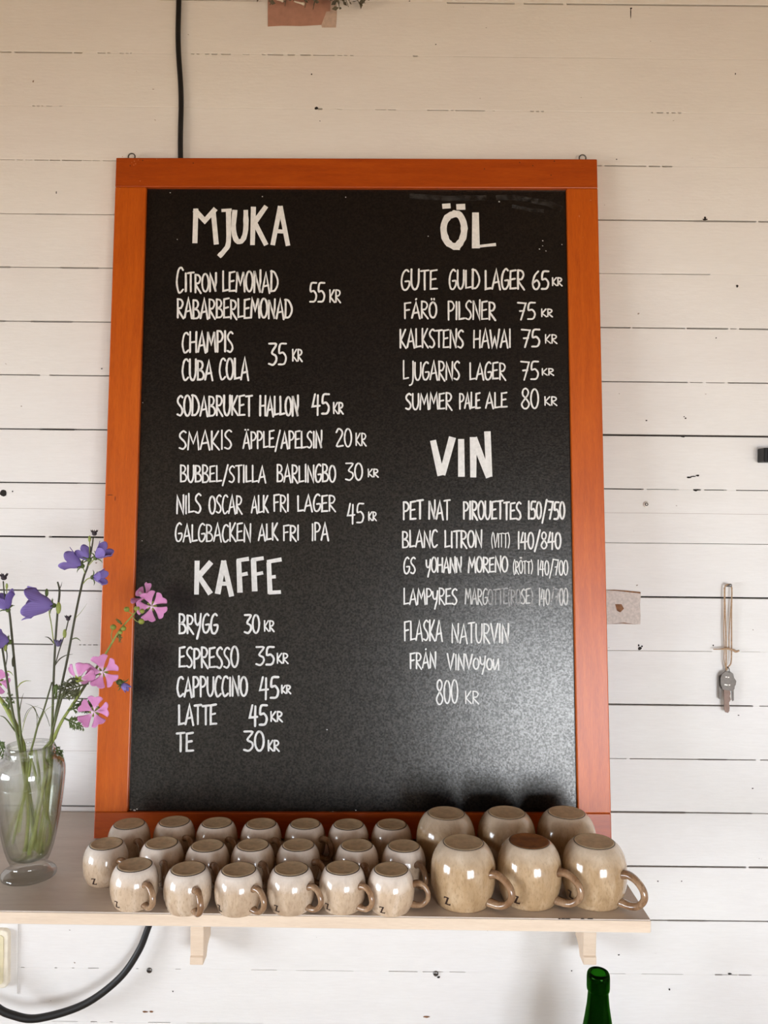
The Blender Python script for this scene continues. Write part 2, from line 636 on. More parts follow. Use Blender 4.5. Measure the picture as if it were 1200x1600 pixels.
SEAMS = {  # seam -> list of (x0, x1, gap mm) ; x in millimetres from the left edge of what one sees, wall = x/1000 - 0.6
    -3: [(60, 200, .8), (240, 400, 1.4), (690, 796, 2.4), (810, 872, 2.4), (877, 2000, 2.6)],
    -2: [(-2000, 10, 2), (15, 105, 2.2), (108, 121, 2), (145, 157, 1.6), (160, 165, 1.4), (180, 186, 1.4), (189, 193, 1.2), (196, 198, 1.2),
         (291, 296, 1.4), (300, 304, 1.2), (313, 319, 1.6), (323, 332, 1.8), (338, 353, 1.6), (372, 382, 1.0), (402, 407, 1.4), (411, 435, 2.0),
         (442, 453, 1.8), (462, 478, 2.0), (482, 515, 1.4), (520, 527, 1.2), (530, 535, 1.2), (540, 545, 1.0), (638, 645, 2.2), (700, 960, .4)],
    -1: [(44, 48, 1.2), (51, 55, 1.2), (58, 60, 1), (66, 74, 1.0), (86, 90, .8), (490, 497, 2.2), (520, 528, .6), (580, 596, .8), (600, 612, 1.0), (661, 694, 1.1),
         (698, 702, 1.2), (705, 751, 1.3), (763, 767, .6), (822, 828, 1.4), (831, 836, 1.4), (839, 843, 1.4), (1011, 1014, 1.6), (1020, 1030, 1.6), (1035, 1039, 1.4), (1043, 1049, 1.6), (1053, 1058, 1.6)],
    0: [(-800, 17, .8), (20, 30, 1), (34, 44, .9), (48, 70, 1.3), (72, 88, 1.6), (91, 122, 1.8), (124, 137, 1.0), (139, 150, 1.0), (155, 179, .9),
        (928, 934, 1.6), (939, 1004, 2.0), (1008, 1026, 2.2), (1029, 1045, 2.2)],
    1: [(-2000, 50, 1.0), (50, 100, 1.6), (100, 200, 1.2), (900, 1080, 2.0), (1080, 1177, 2.6), (1180, 2000, 2.4)],
    2: [(-2000, 12, 2.6), (12, 90, 1.3), (90, 150, 2.4), (150, 250, 1.4), (900, 1030, .7), (1030, 1106, 1.1)],
    3: [(-2000, 5, 2.6), (5, 45, 1.4), (45, 110, 2.6), (110, 250, 1.6), (900, 982, 2.0), (985, 1068, 1.8), (1070, 1135, 2.4), (1138, 1148, 1.4), (1152, 2000, 2.2)],
    4: [(-2000, 60, 1.7), (75, 250, 1.7), (900, 1073, 1.7), (1076, 1096, 1.0), (1101, 1130, 1.0), (1135, 2000, 1.8)],
    5: [(-2000, 60, 2.0), (60, 115, 2.8), (115, 250, 1.9), (900, 1400, 3.0), (1400, 2000, 2.2)],
    6: [(-2000, 120, 1.8), (120, 250, 1.4), (900, 1005, 1.6), (1010, 1060, .8), (1083, 1095, 2.2), (1100, 1135, 1.2), (1150, 2000, 1.2)],
    7: [(-2000, 71, 2.4), (77, 250, 2.4), (900, 2000, .7)],
    8: [(-2000, 250, 2.0), (900, 2000, 2.6)],
    9: [(-2000, 85, 1.9), (126, 129, 1.4), (132, 136, 1.2), (140, 145, 1.0), (148, 155, 1.2), (900, 1115, .6), (1160, 1190, .4)],
    10: [(-2000, 250, 1.8), (900, 1080, 2.6), (1080, 1180, 2.2), (1190, 2000, 1.2)],
    11: [(930, 983, .9), (988, 1095, 1.3), (1095, 1140, 2.0), (1140, 1185, 1.4), (1192, 2000, 1.4)],
    12: [(-2000, 250, 2.4), (900, 1076, 3.0), (1076, 1180, 2.0), (1180, 2000, 1.2)],
    13: [(900, 1172, 2.6), (1176, 2000, 2.8)],
    14: [(900, 1050, 1.8), (1050, 1110, 2.4), (1110, 2000, 1.8)],
    15: [(40, 46, 1.0), (93, 97, 1.2), (120, 124, .8), (145, 162, 1.0), (220, 224, .8), (282, 290, .8), (400, 440, .6), (470, 560, .5), (615, 660, 1.0), (668, 700, .8),
         (710, 735, .8), (950, 985, .5), (1010, 1075, .6), (1125, 1136, 1.8), (1136, 1160, .9), (1162, 1182, 1.4)],
    16: [(90, 130, .8), (150, 160, 1.4), (180, 185, 1), (240, 275, .9), (300, 420, .6), (520, 560, .6)],
}


def build_wall_back():
    bm = bmesh.new()
    ks = list(range(-10, 20))
    X0, X1 = RX0 * 1000 + 600, RX1 * 1000 + 600

    def gap_at(k, x):
        for a, b, g in SEAMS.get(k, [(-3000, 3000, 1.5)]):
            if a <= x <= b:
                return g
        return 0.0
    wob = {k: [random.uniform(-.5, .5) for _ in range(8)] for k in ks + [20]}
    # break positions for every seam
    brk = {}
    for k in ks + [20]:
        s = {X0, X1}
        for a, b, g in SEAMS.get(k, []):
            for e in (a, b):
                if X0 < e < X1:
                    s.add(e - .35)
                    s.add(e + .35)
        for x in range(int(X0), int(X1), 120):
            s.add(float(x))
        brk[k] = s
    for k in ks:                       # board between seam k (its top) and seam k+1 (its bottom)
        xs = sorted(brk[k] | brk[k + 1])
        dy = random.uniform(-0.0003, 0.0003)
        rows = []
        for x in xs:
            def dev(kk):
                t = (x - X0) / (X1 - X0) * 6.99
                i = int(t)
                return wob[kk][i] + (wob[kk][i + 1] - wob[kk][i]) * (t - i)
            gt, gb = gap_at(k, x), gap_at(k + 1, x)
            vt = SEAM0 + PITCH * k + dev(k) + gt / 2
            vb = SEAM0 + PITCH * (k + 1) + dev(k + 1) - gb / 2
            wx = x / 1000 - 0.6
            zt, zb = wz(vt), wz(vb)
            ct = 0.0008 if gt > .5 else 0.0006
            cb = 0.0008 if gb > .5 else 0.0006
            rows.append([bm.verts.new((wx, y, z)) for y, z in
                         ((0.012, zt), (dy + ct * .6, zt), (dy, zt - ct), (dy, zb + cb), (dy + cb * .6, zb), (0.012, zb))])
        for a, b in zip(rows, rows[1:]):
            for i in range(5):
                bm.faces.new((a[i], a[i + 1], b[i + 1], b[i]))
    # backing behind the gaps
    vs = [bm.verts.new(p) for p in ((RX0, .0115, 0), (RX1, .0115, 0), (RX1, .0115, RZ1), (RX0, .0115, RZ1))]
    bm.faces.new(vs).material_index = 1

    # dark knots, holes and chips in the paint
    def blob(px, py, rx, rz, mi=2, n=9, j=.25, off=.0006):
        c = Vector((px / 1000 - .6, -off, wz(py)))
        c = at_y(px, py, -off)
        p = []
        for i in range(n):
            t = 2 * PI * i / n
            q = 1 + random.uniform(-j, j)
            p.append(bm.verts.new((c.x + rx * .001 * q * math.cos(t), -off, c.z + rz * .001 * q * math.sin(t))))
        bm.faces.new(list(reversed(p))).material_index = mi
    for a in ((5, 770, 5, 5), (19.5, 768, 1.2, 1.2), (88, 301, .8, 2), (159, 576, 1, 1), (1152, 447, 2, 2.4), (1119, 528, 1, 1),
              (1069, 651, 1, 1), (1071, 653.5, 1.3, 1.3), (1010, 657, 1.5, 1), (1076.5, 746, 4, 1.6), (1083, 744.5, 5, 1), (1090, 743, 3, 1.4),
              (1087, 766, 2.5, 1.6), (999.5, 1013, 3.4, 3), (1003, 1010, 1.6, 1.4), (998, 1008.5, 1.4, 1.6), (1114.5, 1008.5, 1.4, 1.4), (1154, 1117.5, 1.6, .8),
              (1101.5, 343, 4, 1.4), (1101.5, 340.5, 1.6, 2), (681, 69.5, .9, .9), (487, 116, 1.2, 1.2), (1149, 115.5, .9, 1.7), (963.5, 249, 1, .9),
              (494, 169, 3, 2.4), (500, 189, .8, .8), (1067, 682, 3, 1.6), (1140, 1521.5, 3, 1.6), (1028, 1377, 1.1, 1), (1046, 1546, 1.4, 1.8), (967, 1492, 1.5, 1),
              (893, 1517, 1, 1), (270, 1549, 1, 1.2), (1065, 1377, .9, .9), (996, 1381, .9, .9), (1176, 1232, 1.4, 1), (685.5, 1527, 2.2, 1.8), (640, 1.5, 1.4, .8), (986, 13, 2, 1.2), (985.5, 20, .7, 8)):
        blob(*a)
    for a in ((227, 1581, 4, 1.6), (236, 1581, 3, 1.4), (666, 1589, 5, 1.4), (24, 1506, 1.3, 8), (26, 1524, 1.6, 9), (22, 1531, 3, 2.2)):
        blob(*a, mi=4)

    def patch(poly, mi, off):
        p = [bm.verts.new(at_y(x, y, -off)) for x, y in poly]
        bm.faces.new(p).material_index = mi
    patch([(941, 922.5), (941, 975), (1000.5, 975.5), (1001, 961), (1000, 944), (1001.5, 930), (1000, 924.5), (985, 923.5), (968, 922)], 3, .0009)
    patch([(961, 944), (964, 954), (969, 957), (975, 951), (971, 944)], 4, .0012)
    patch([(941, 922), (965, 923.4), (1001, 927.5), (1001, 925), (980, 922.8), (960, 921.5)], 4, .0012)
    patch([(941, 975.8), (972, 974), (995, 975.8), (975, 972.8), (955, 974.8)], 4, .0012)
    patch([(418, -60), (418.5, 41.5), (440, 40.3), (470, 40.8), (502, 39), (510, 18), (516, 17.5), (520, -60)], 5, .0009)
    patch([(502, 39), (503, 43), (525, 43), (526.5, 20), (524, -60), (520, -60), (516, 17.5), (510, 18)], 6, .0009)
    for x0, x1, y in ((-60, 166, 793.5), (942, 1300, 801), (100, 152, 1173)):
        patch([(x0, y - .25), (x0, y + .25), (x1, y + .25 + (x1 - x0) * .0107), (x1, y - .25 + (x1 - x0) * .0107)], 7, .0007)
    return structure('wall_back', bm, [M['wall'], M['gap'], M['spot'], M['patch'], M['chip'], M['tape'], M['tape2'], M['hairline']])


build_wall_back()

# the rest of the room
T = 0.12


def wall_with_hole(name, axis, pos0, pos1, a0, a1, hole):
    bm = bmesh.new()
    h0, h1, z0, z1 = hole
    for (p, q, zz0, zz1) in ((a0, h0, 0, RZ1), (h1, a1, 0, RZ1), (h0, h1, 0, z0), (h0, h1, z1, RZ1)):
        if axis == 'y':
            box(bm, (p, pos0, zz0), (q, pos1, zz1))
        else:
            box(bm, (pos0, p, zz0), (pos1, q, zz1))
    return structure(name, bm, M['plaster'])


wall_with_hole('wall_front', 'y', RY0 - T, RY0, RX0 - T, RX1 + T, WIN1)
wall_with_hole('wall_left', 'x', RX0 - T, RX0, RY0, 0.0, WIN2)
bm = bmesh.new(); box(bm, (RX1, RY0, 0), (RX1 + T, 0.0, RZ1)); structure('wall_right', bm, M['plaster'])
bm = bmesh.new(); box(bm, (RX0 - T, RY0 - T, -.1), (RX1 + T, .02, 0)); structure('floor', bm, M['floor'])
bm = bmesh.new(); box(bm, (RX0 - T, RY0 - T, RZ1), (RX1 + T, .02, RZ1 + .1)); structure('ceiling', bm, M['ceiling'])


def window(name, axis, hole, pos):
    h0, h1, z0, z1 = hole
    fw, d = 0.045, 0.05
    bm = bmesh.new()
    mid = (h0 + h1) / 2
    bars = [(h0, h0 + fw, z0, z1), (h1 - fw, h1, z0, z1), (mid - .06, mid + .06, z0, z1),
            (h0, h1, z0, z0 + fw), (h0, h1, z1 - fw, z1)]
    for a, b, c, e in bars:
        if axis == 'y':
            box(bm, (a, pos - d, c), (b, pos, e))
        else:
            box(bm, (pos - d, a, c), (pos, b, e))
    w = structure(name, bm, M['window'])
    bm = bmesh.new()
    if axis == 'y':
        box(bm, (h0 + .01, pos - .028, z0 + .01), (h1 - .01, pos - .024, z1 - .01))
    else:
        box(bm, (pos - .028, h0 + .01, z0 + .01), (pos - .024, h1 - .01, z1 - .01))
    obj('pane', bm, M['pane'], w, False)


window('window_1', 'y', WIN1, RY0 - .03)
window('window_2', 'x', WIN2, RX0 - .03)

# counter below the frame that carries the bottle
bm = bmesh.new()
box(bm, (RX0, -.42, .698), (RX1, -.002, .738), .003)
box(bm, (RX0, -.40, 0), (RX1, -.36, .698))
structure('counter', bm, M['counter'])

# ------------------------------------------------------------------ shelf
SHZ = 1.2
sh = empty('wall_shelf', (0, 0, SHZ))
tag(sh, 'long grey topped wall shelf with cream front edge under the menu board', 'shelf')
bm = bmesh.new()
fl, fr = at_z(0, 1423.5, SHZ), at_z(1018, 1438, SHZ)
back = -0.004
xl = -1.25
yl = fl.y + (xl - fl.x) * (fr.y - fl.y) / (fr.x - fl.x)
n0, n1 = -0.336, -0.296                     # notch for the cable at the back
poly = [(xl, back), (n0, back), (n0, -.028), (n1, -.028), (n1, back), (fr.x, back), (fr.x, fr.y), (xl, yl)]
top = [bm.verts.new((x, y, 0)) for x, y in poly]
bot = [bm.verts.new((x, y, -.0155)) for x, y in poly]
f = bm.faces.new(list(reversed(top)))
f.material_index = 0
bm.faces.new(bot).material_index = 1
for i in range(len(poly)):
    j = (i + 1) % len(poly)
    bm.faces.new((top[i], top[j], bot[j], bot[i])).material_index = 1
bmesh.ops.recalc_face_normals(bm, faces=bm.faces[:])
ed = [e for e in bm.edges if e.verts[0] in (top[5], top[6], top[7], bot[5], bot[6], bot[7]) and e.verts[1] in (top[5], top[6], top[7], bot[5], bot[6], bot[7])
      and not ({e.verts[0], e.verts[1]} & {top[5], bot[5]} and {e.verts[0], e.verts[1]} <= {top[5], bot[5]})]
bmesh.ops.bevel(bm, geom=ed, offset=.0012, segments=2, affect='EDGES')
# worn spots along the front edge
for px in (910, 921, 924, 874, 880, 887):
    c = at_z(px, 1435.5, SHZ + .0003)
    w_ = random.uniform(.0012, .0035)
    vs = [bm.verts.new((c.x + dx * w_, c.y + dy * .0012, .0004)) for dx, dy in ((-1, -1), (1, -1), (.7, 1), (-.6, .8))]
    bm.faces.new(vs).material_index = 2
obj('shelf_board', bm, [M['shelf_top'], M['shelf_edge'], M['spot']], sh, False)


def bracket(px0, px1):
    x0, x1 = at_y(px0, 1480, -.052).x, at_y(px1, 1480, -.052).x
    bm = bmesh.new()
    z_top = -.0155
    zb = at_y((px0 + px1) / 2, 1506, -.05).z - SHZ
    prof = [(-.001, z_top), (-.060, z_top), (-.058, z_top - .03), (-.054, z_top - .07), (-.051, zb + .030), (-.050, zb + .013), (-.0535, zb + .011),
            (-.0535, zb), (-.030, zb), (-.022, zb + .012), (-.012, zb + .016), (-.001, zb + .018)]
    prism(bm, prof, 'x', x0, x1)
    o = obj('bracket', bm, M['shelf_edge'], sh, False)
    md = o.modifiers.new('bevel', 'BEVEL')
    md.width, md.segments = .0012, 2
    return o


bracket(297, 318)
bracket(911.5, 932)

# ------------------------------------------------------------------ menu board
BL = Vector((-.4095, -.109, 1.2017))
TL = Vector((-.4176, -.0205, 2.2147))
bv = (TL - BL).normalized()
bu = (Vector((1, 0, 0)) - bv * bv.x).normalized()
bn = bv.cross(bu)                       # into the wall
if bn.y < 0:
    bn = -bn
BM = Matrix((bu, bn, bv)).transposed().to_4x4()
BM.translation = BL
BW, BH, BT = .7395, 1.0145, .020
LW, TH, BHt = .0475, .047, .0368
board = empty('menu_board', mat=BM)
tag(board, 'large black menu board in orange wood frame leaning on the shelf', 'menu board')


def rail(name, lo, hi, mat):
    bm = bmesh.new()
    box(bm, lo, hi, .0014, 2)
    return obj(name, bm, mat, board, False)


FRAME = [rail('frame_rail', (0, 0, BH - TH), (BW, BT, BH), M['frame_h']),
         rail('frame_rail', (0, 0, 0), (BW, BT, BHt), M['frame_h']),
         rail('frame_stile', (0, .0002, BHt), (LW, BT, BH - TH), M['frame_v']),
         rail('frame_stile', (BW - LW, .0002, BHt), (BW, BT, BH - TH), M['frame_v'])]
bm = bmesh.new()
PN = .0065
box(bm, (LW - .004, PN, BHt - .004), (BW - LW + .004, PN + .006, BH - TH + .004))
PANEL = obj('blackboard_panel', bm, [M['board'], M['smear'], M['chalk']], board, False)
BMi = BM.inverted()


def on_board(px, py, off):
    p0 = BL + bn * (PN - off)
    d = ray(px, py)
    t = (p0 - CAM).dot(bn) / d.dot(bn)
    return BMi @ (CAM + d * t)


for px, py in ((203, 237), (912.5, 247)):
    c = on_board(px, py, PN)
    bm = bmesh.new()
    c = Vector((c.x, .009, BH + .0062))
    torus(bm, c, .0052, .0011, (0, 1, 0), 20, 8)
    tube(bm, [(c.x, .009, BH + .0016), (c.x, .009, BH - .002)], .0013, 8, 1)
    obj('screw_eye', bm, M['steel'], board)


# --- handwriting: single-stroke capitals, each stroke a flat ribbon of chalk ink
def arc(cx, cy, rx, ry, a0, a1, n=10):
    return [(cx + rx * math.cos(math.radians(a0 + (a1 - a0) * i / n)), cy + ry * math.sin(math.radians(a0 + (a1 - a0) * i / n))) for i in range(n + 1)]


OV = arc(.5, .5, .5, .5, 80, 440, 18)
G = {
    'A': (.95, [[(0, 0), (.52, 1), (1, -.04)], [(.2, .3), (.85, .36)]]),
    'B': (.8, [[(.05, 0), (.05, 1)], [(.05, 1), (.6, .96), (.82, .78), (.6, .58), (.1, .52), (.7, .46), (1, .25), (.75, .04), (.02, 0)]]),
    'C': (.75, [[(1, .9), (.7, 1), (.3, .9), (.05, .55), (.05, .3), (.3, .02), (.6, 0), (1, .12)]]),
    'D': (.9, [[(.05, 0), (.1, 1)], [(.0, .98), (.5, .93), (.95, .6), (.95, .3), (.55, .04), (.0, .02)]]),
    'E': (.72, [[(.95, 1), (.08, .95), (.05, .03), (1, .05)], [(.08, .5), (.8, .55)]]),
    'F': (.72, [[(.08, 0), (.05, .95), (1, 1)], [(.08, .5), (.8, .55)]]),
    'G': (.85, [[(.9, .92), (.6, 1), (.2, .8), (.03, .4), (.2, .05), (.6, 0), (.95, .2), (.97, .42), (.5, .42)]]),
    'H': (.9, [[(.05, 0), (.08, 1)], [(.92, 0), (.95, 1)], [(.06, .48), (.94, .52)]]),
    'I': (.22, [[(.5, 0), (.5, 1)]]),
    'J': (.5, [[(.9, 1), (.9, .1), (.6, -.22), (.0, -.3)]]),
    'K': (.8, [[(.08, 0), (.06, 1)], [(.9, 1), (.12, .42), (1, -.02)]]),
    'L': (.68, [[(.08, 1), (.1, .03), (1, .08)]]),
    'M': (1.1, [[(0, 0), (.12, 1), (.5, .35), (.86, 1), (1, 0)]]),
    'N': (.9, [[(.05, 0), (.08, 1), (.92, -.02), (.95, 1.03)]]),
    'O': (.85, [OV]),
    'P': (.75, [[(.1, -.02), (.08, 1)], [(.08, 1), (.65, .97), (.98, .75), (.7, .52), (.1, .45)]]),
    'R': (.8, [[(.08, 0), (.08, 1)], [(.06, 1), (.65, .95), (.9, .75), (.6, .52), (.1, .46), (1, -.05)]]),
    'S': (.72, [[(.95, .92), (.6, 1), (.15, .85), (.15, .65), (.75, .4), (.92, .18), (.55, 0), (.03, .06)]]),
    'T': (.8, [[(0, .96), (1, 1)], [(.5, .98), (.5, 0)]]),
    'U': (.85, [[(.05, 1), (.05, .3), (.3, .02), (.65, .03), (.92, .35), (.95, 1)]]),
    'V': (.9, [[(0, 1), (.48, 0), (1, 1)]]),
    'W': (1.2, [[(0, .95), (.2, .0), (.5, .6), (.72, .0), (1, 1)]]),
    'Y': (.8, [[(.05, 1), (.1, .6), (.45, .42), (.85, .6)], [(.95, 1), (.8, .3), (.35, -.3)]]),
    'y': (.75, [[(.0, .8), (.1, .42), (.5, .32), (.85, .5)], [(.95, .85), (.8, .2), (.4, -.3)]]),
    'o': (.75, [[(x, y * .72) for x, y in OV]]),
    'u': (.8, [[(0, .66), (.04, .2), (.22, .02), (.5, .25), (.85, .7)], [(.85, .7), (.9, .0)]]),
    '/': (.7, [[(1, 1.1), (0, -.2)]]),
    '(': (.35, [[(1, 1.08), (.3, .8), (.1, .4), (.7, -.08)]]),
    ')': (.35, [[(.1, 1.05), (.9, .7), (.9, .3), (.2, -.05)]]),
    '0': (.72, [OV]),
    '1': (.25, [[(.5, 1.02), (.5, 0)]]),
    '2': (.75, [[(.05, .8), (.35, 1), (.8, .9), (.85, .65), (.1, .05), (1, .06)]]),
    '3': (.75, [[(.05, 1), (.95, .97), (.4, .58), (.9, .42), (.95, .2), (.55, .0), (.02, .05)]]),
    '4': (.8, [[(.35, 1), (.02, .38), (.95, .42)], [(.72, .95), (.68, -.05)]]),
    '5': (.75, [[(1, 1), (.25, .97), (.12, .56), (.6, .58), (.98, .35), (.75, .05), (.05, .02)]]),
    '6': (.75, [[(.8, 1), (.3, .75), (.03, .3), (.3, .02), (.75, .05), (.95, .3), (.6, .5), (.1, .35)]]),
    '7': (.8, [[(0, 1), (1, .96), (.4, -.02)], [(.25, .5), (.8, .52)]]),
    '8': (.75, [[(.55, .52), (.15, .7), (.2, .95), (.55, 1.03), (.85, .9), (.8, .7), (.3, .42), (.02, .2), (.3, .0), (.75, .02), (.98, .25), (.55, .52)]]),
}
CURVED = set('BCDGJOPRSUYyou02356890()')
G['Å'] = (G['A'][0], G['A'][1] + [[(.5, 1.18), (.56, 1.22)]])
G['Ä'] = (G['A'][0], G['A'][1] + [[(.3, 1.14), (.36, 1.14)], [(.72, 1.14), (.78, 1.14)]])
G['Ö'] = (G['O'][0], G['O'][1] + [[(.3, 1.17), (.3, 1.23)], [(.66, 1.17), (.66, 1.23)]])


def stroke(bm, pts, w, off, caps=True, mi=0):
    """pts in photo pixels -> a ribbon lying on the board"""
    P = [on_board(x, y, off) for x, y in pts]
    P = [Vector((p.x, p.z)) for p in P]
    yy = PN - off
    hw = w / 2
    Q = [P[0]]
    for p in P[1:]:
        if (p - Q[-1]).length > hw * .12:
            Q.append(p)
    if len(Q) == 1:
        Q.append(Q[0] + Vector((w * .2, 0)))
    n = len(Q)
    L, R_ = [], []
    for i in range(n):
        a = (Q[i] - Q[i - 1]).normalized() if i else (Q[1] - Q[0]).normalized()
        b = (Q[i + 1] - Q[i]).normalized() if i < n - 1 else a
        t = (a + b)
        t = t.normalized() if t.length > .3 else a
        c = max(.55, t.dot(a))
        nn = Vector((-t.y, t.x)) * hw * random.uniform(.88, 1.1) / c
        L.append(Q[i] + nn)
        R_.append(Q[i] - nn)
    vl = [bm.verts.new((p.x, yy, p.y)) for p in L]
    vr = [bm.verts.new((p.x, yy, p.y)) for p in R_]
    for i in range(n - 1):
        bm.faces.new((vl[i], vr[i], vr[i + 1], vl[i + 1])).material_index = mi
    if caps:
        for e, d in ((0, (Q[0] - Q[1]).normalized()), (n - 1, (Q[-1] - Q[-2]).normalized())):
            nn = Vector((-d.y, d.x))
            arcp = [bm.verts.new((q.x, yy, q.y)) for q in
                    [Q[e] + hw * .95 * (nn * math.cos(PI * k / 6) + d * math.sin(PI * k / 6)) for k in range(7)]]
            bm.faces.new(arcp).material_index = mi


CNT = [0]


def write(bm, text, x0, y0, x1, y1, w=2.9, mi=0, fade=None):
    """letters spread over the box; y0 is the top of the letters and y1 their foot"""
    sp = .17
    tot = sum(G[c][0] for c in text) + sp * (len(text) - 1)
    k = (x1 - x0) / tot
    x = x0
    for idx, c in enumerate(text):
        gw, strokes = G[c]
        jy = random.uniform(-.03, .03) * (y1 - y0) if len(text) > 2 else 0
        hh = (y1 - y0) * random.uniform(.95, 1.05) if len(text) > 2 else (y1 - y0)
        m_ = mi
        if fade:
            m_ = fade[idx]
        for s in strokes:
            pts = [(x + p[0] * gw * k, y1 + jy - p[1] * hh) for p in s]
            if c in CURVED and len(pts) > 3:
                pts = [(v.x, v.y) for v in spline([(a, b, 0) for a, b in pts], 4)]
            elif len(pts) >= 2:
                q = []
                for a, b in zip(pts, pts[1:]):
                    q.append(a)
                    q.append(((a[0] + b[0]) / 2 + random.uniform(-.25, .25), (a[1] + b[1]) / 2 + random.uniform(-.2, .2)))
                q.append(pts[-1])
                pts = q
            CNT[0] += 1
            stroke(bm, pts, w * .00096 * random.uniform(.92, 1.08), .00025 + (CNT[0] % 7) * .00001, mi=m_)
        x += (gw + sp) * k


INK = []


def line(words, w=3.1):
    """every word a part; an amount and its KR are one price"""
    bm = None
    for n, a in enumerate(words):
        kw = dict(w=w)
        if a[0] == 'KR':
            kw['w'] = w * .8
        if len(a) > 5:
            kw.update(a[5])
        if bm is None:
            bm = bmesh.new()
        write(bm, *a[:5], **kw)
        nxt = words[n + 1][0] if n + 1 < len(words) else ''
        if nxt == 'KR' or a[0] == 'C':
            continue
        price = a[0] == 'KR' or '/' in a[0] and a[0][0] == '1'
        obj('price_lettering' if price else 'word_lettering', bm, INK, board, False)
        bm = None


INK += [M['chalk'], M['chalk_worn'], M['chalk_faded']]
line([('C', 276, 418, 286, 457), ('ITRON', 289, 427.5, 338, 456), ('LEMONAD', 348, 424, 434, 456), ('RABARBERLEMONAD', 277, 467, 456, 497),
      ('55', 484, 442, 507, 472), ('KR', 515, 453, 532, 472)])
line([('CHAMPIS', 285, 519, 364, 550), ('CUBA', 285, 562, 332, 593), ('COLA', 343, 559, 388, 592), ('35', 420, 537, 447, 570), ('KR', 457, 546, 472, 564)])
line([('SODABRUKET', 277, 618, 394, 649), ('HALLON', 406, 619, 466, 649), ('45', 488, 616, 514, 647), ('KR', 521, 629, 536, 646)])
line([('SMAKIS', 280, 674, 362, 702), ('ÄPPLE/APELSIN', 380, 674, 503, 700), ('20', 525, 670, 549, 698), ('KR', 556, 677, 572, 696)], 2.7)
line([('BUBBEL/STILLA', 282, 727, 415, 753), ('BARLINGBO', 433, 727, 524, 753), ('30', 540, 724, 566, 750), ('KR', 575, 733, 591, 745)], 2.6)
line([('NILS', 276, 773, 314, 802), ('OSCAR', 327, 774, 378, 802), ('ALK', 393, 775, 419, 801), ('FRI', 428, 774, 451, 799), ('LAGER', 465, 774, 524, 799),
      ('GALGBACKEN', 274, 819, 392, 846), ('ALK', 404, 819, 434, 844), ('FRI', 443, 820, 467, 844), ('IPA', 487, 818, 513, 844),
      ('45', 543, 787, 568, 817), ('KR', 576, 800, 588, 813)], 2.6)
line([('BRYGG', 280, 960, 340, 989), ('30', 382, 961, 405, 989), ('KR', 413, 970, 428, 986)], 3.0)
line([('ESPRESSO', 280, 1012, 372, 1043), ('35', 400, 1011, 428, 1039), ('KR', 433, 1021, 450, 1036)], 3.0)
line([('CAPPUCCINO', 277, 1058, 386, 1088), ('45', 406, 1058, 435, 1091), ('KR', 440, 1071, 454, 1083)], 3.2)
line([('LATTE', 279, 1102, 338, 1132), ('45', 390, 1102, 417, 1133), ('KR', 423, 1112, 441, 1127)], 3.2)
line([('TE', 276, 1145, 302, 1174), ('30', 381, 1143, 412, 1173), ('KR', 419, 1157, 436, 1173)], 3.3)
line([('GUTE', 627, 422, 683, 452), ('GULD', 702, 422, 749, 451), ('LAGER', 758, 422, 819, 452), ('65', 832, 424, 857, 452), ('KR', 863, 434, 878, 446)], 3.0)
line([('FÅRÖ', 632, 472, 682, 497), ('PILSNER', 700, 471, 774, 499), ('75', 809, 473, 836, 499), ('KR', 846, 483, 863, 494.5)], 2.8)
line([('KALKSTENS', 625, 515, 724, 543), ('HAWAI', 740, 515, 798, 543), ('75', 815, 515, 843, 542), ('KR', 852, 523, 870, 536)], 2.8)
line([('LJUGARNS', 630, 565, 718, 593), ('LAGER', 734, 567, 790, 593), ('75', 814, 565, 841, 593), ('KR', 847, 576, 865, 586)], 2.6)
line([('SUMMER', 634, 614, 706, 639), ('PALE', 718, 614, 750, 638), ('ALE', 759, 613, 792, 637), ('80', 815, 608, 841, 638), ('KR', 851, 620, 870, 633)], 2.7)
line([('PET', 630, 783, 661, 811), ('NAT', 670, 782, 703, 811), ('PIROUETTES', 724, 784, 814, 811), ('150/750', 825, 784, 882, 811)], 2.9)
line([('BLANC', 629, 829, 683, 855), ('LITRON', 695, 830, 753, 855), ('(VITT)', 768, 833, 796, 855, dict(w=1.6)), ('140/840', 809, 832, 876, 857)], 2.6)
line([('GS', 631, 871, 649, 896), ('yOHANN', 666, 871, 721, 894), ('MORENO', 732, 871, 793, 894), ('(RÖTT)', 802, 876, 832, 896, dict(w=1.6)), ('140/700', 840, 875, 887, 898, dict(w=1.9))], 2.5)
line([('LAMPyRES', 631, 919, 714, 944), ('MARGOTTE(ROSE)', 727, 920, 832, 944, dict(fade=[1, 1, 1, 1, 2, 2, 2, 2, 2, 2, 2, 1, 1, 2], w=2.1)), ('140/700', 842, 920, 887, 945, dict(fade=[1, 1, 1, 2, 2, 1, 1], w=2.1))], 2.3)
line([('FLASKA', 632, 970, 691, 1001), ('NATURVIN', 706, 974, 795, 1004), ('FRÅN', 641, 1019, 681, 1044), ('VINVoyou', 699, 1022, 780, 1046)], 2.4)
line([('800', 682, 1064, 715, 1099), ('KR', 727, 1080, 748, 1099)], 2.4)


def heading(name, strokes, w):
    bm = bmesh.new()
    for i, s in enumerate(strokes):
        ww = w
        if isinstance(s, tuple):
            s, ww = s
        pts = s
        if len(s) > 3:
            pts = [(v.x, v.y) for v in spline([(a, b, 0) for a, b in s], 4)]
        stroke(bm, pts, ww * .00096, .00025 + .00002 * i, caps=False)
    obj(name, bm, M['chalk'], board, False)


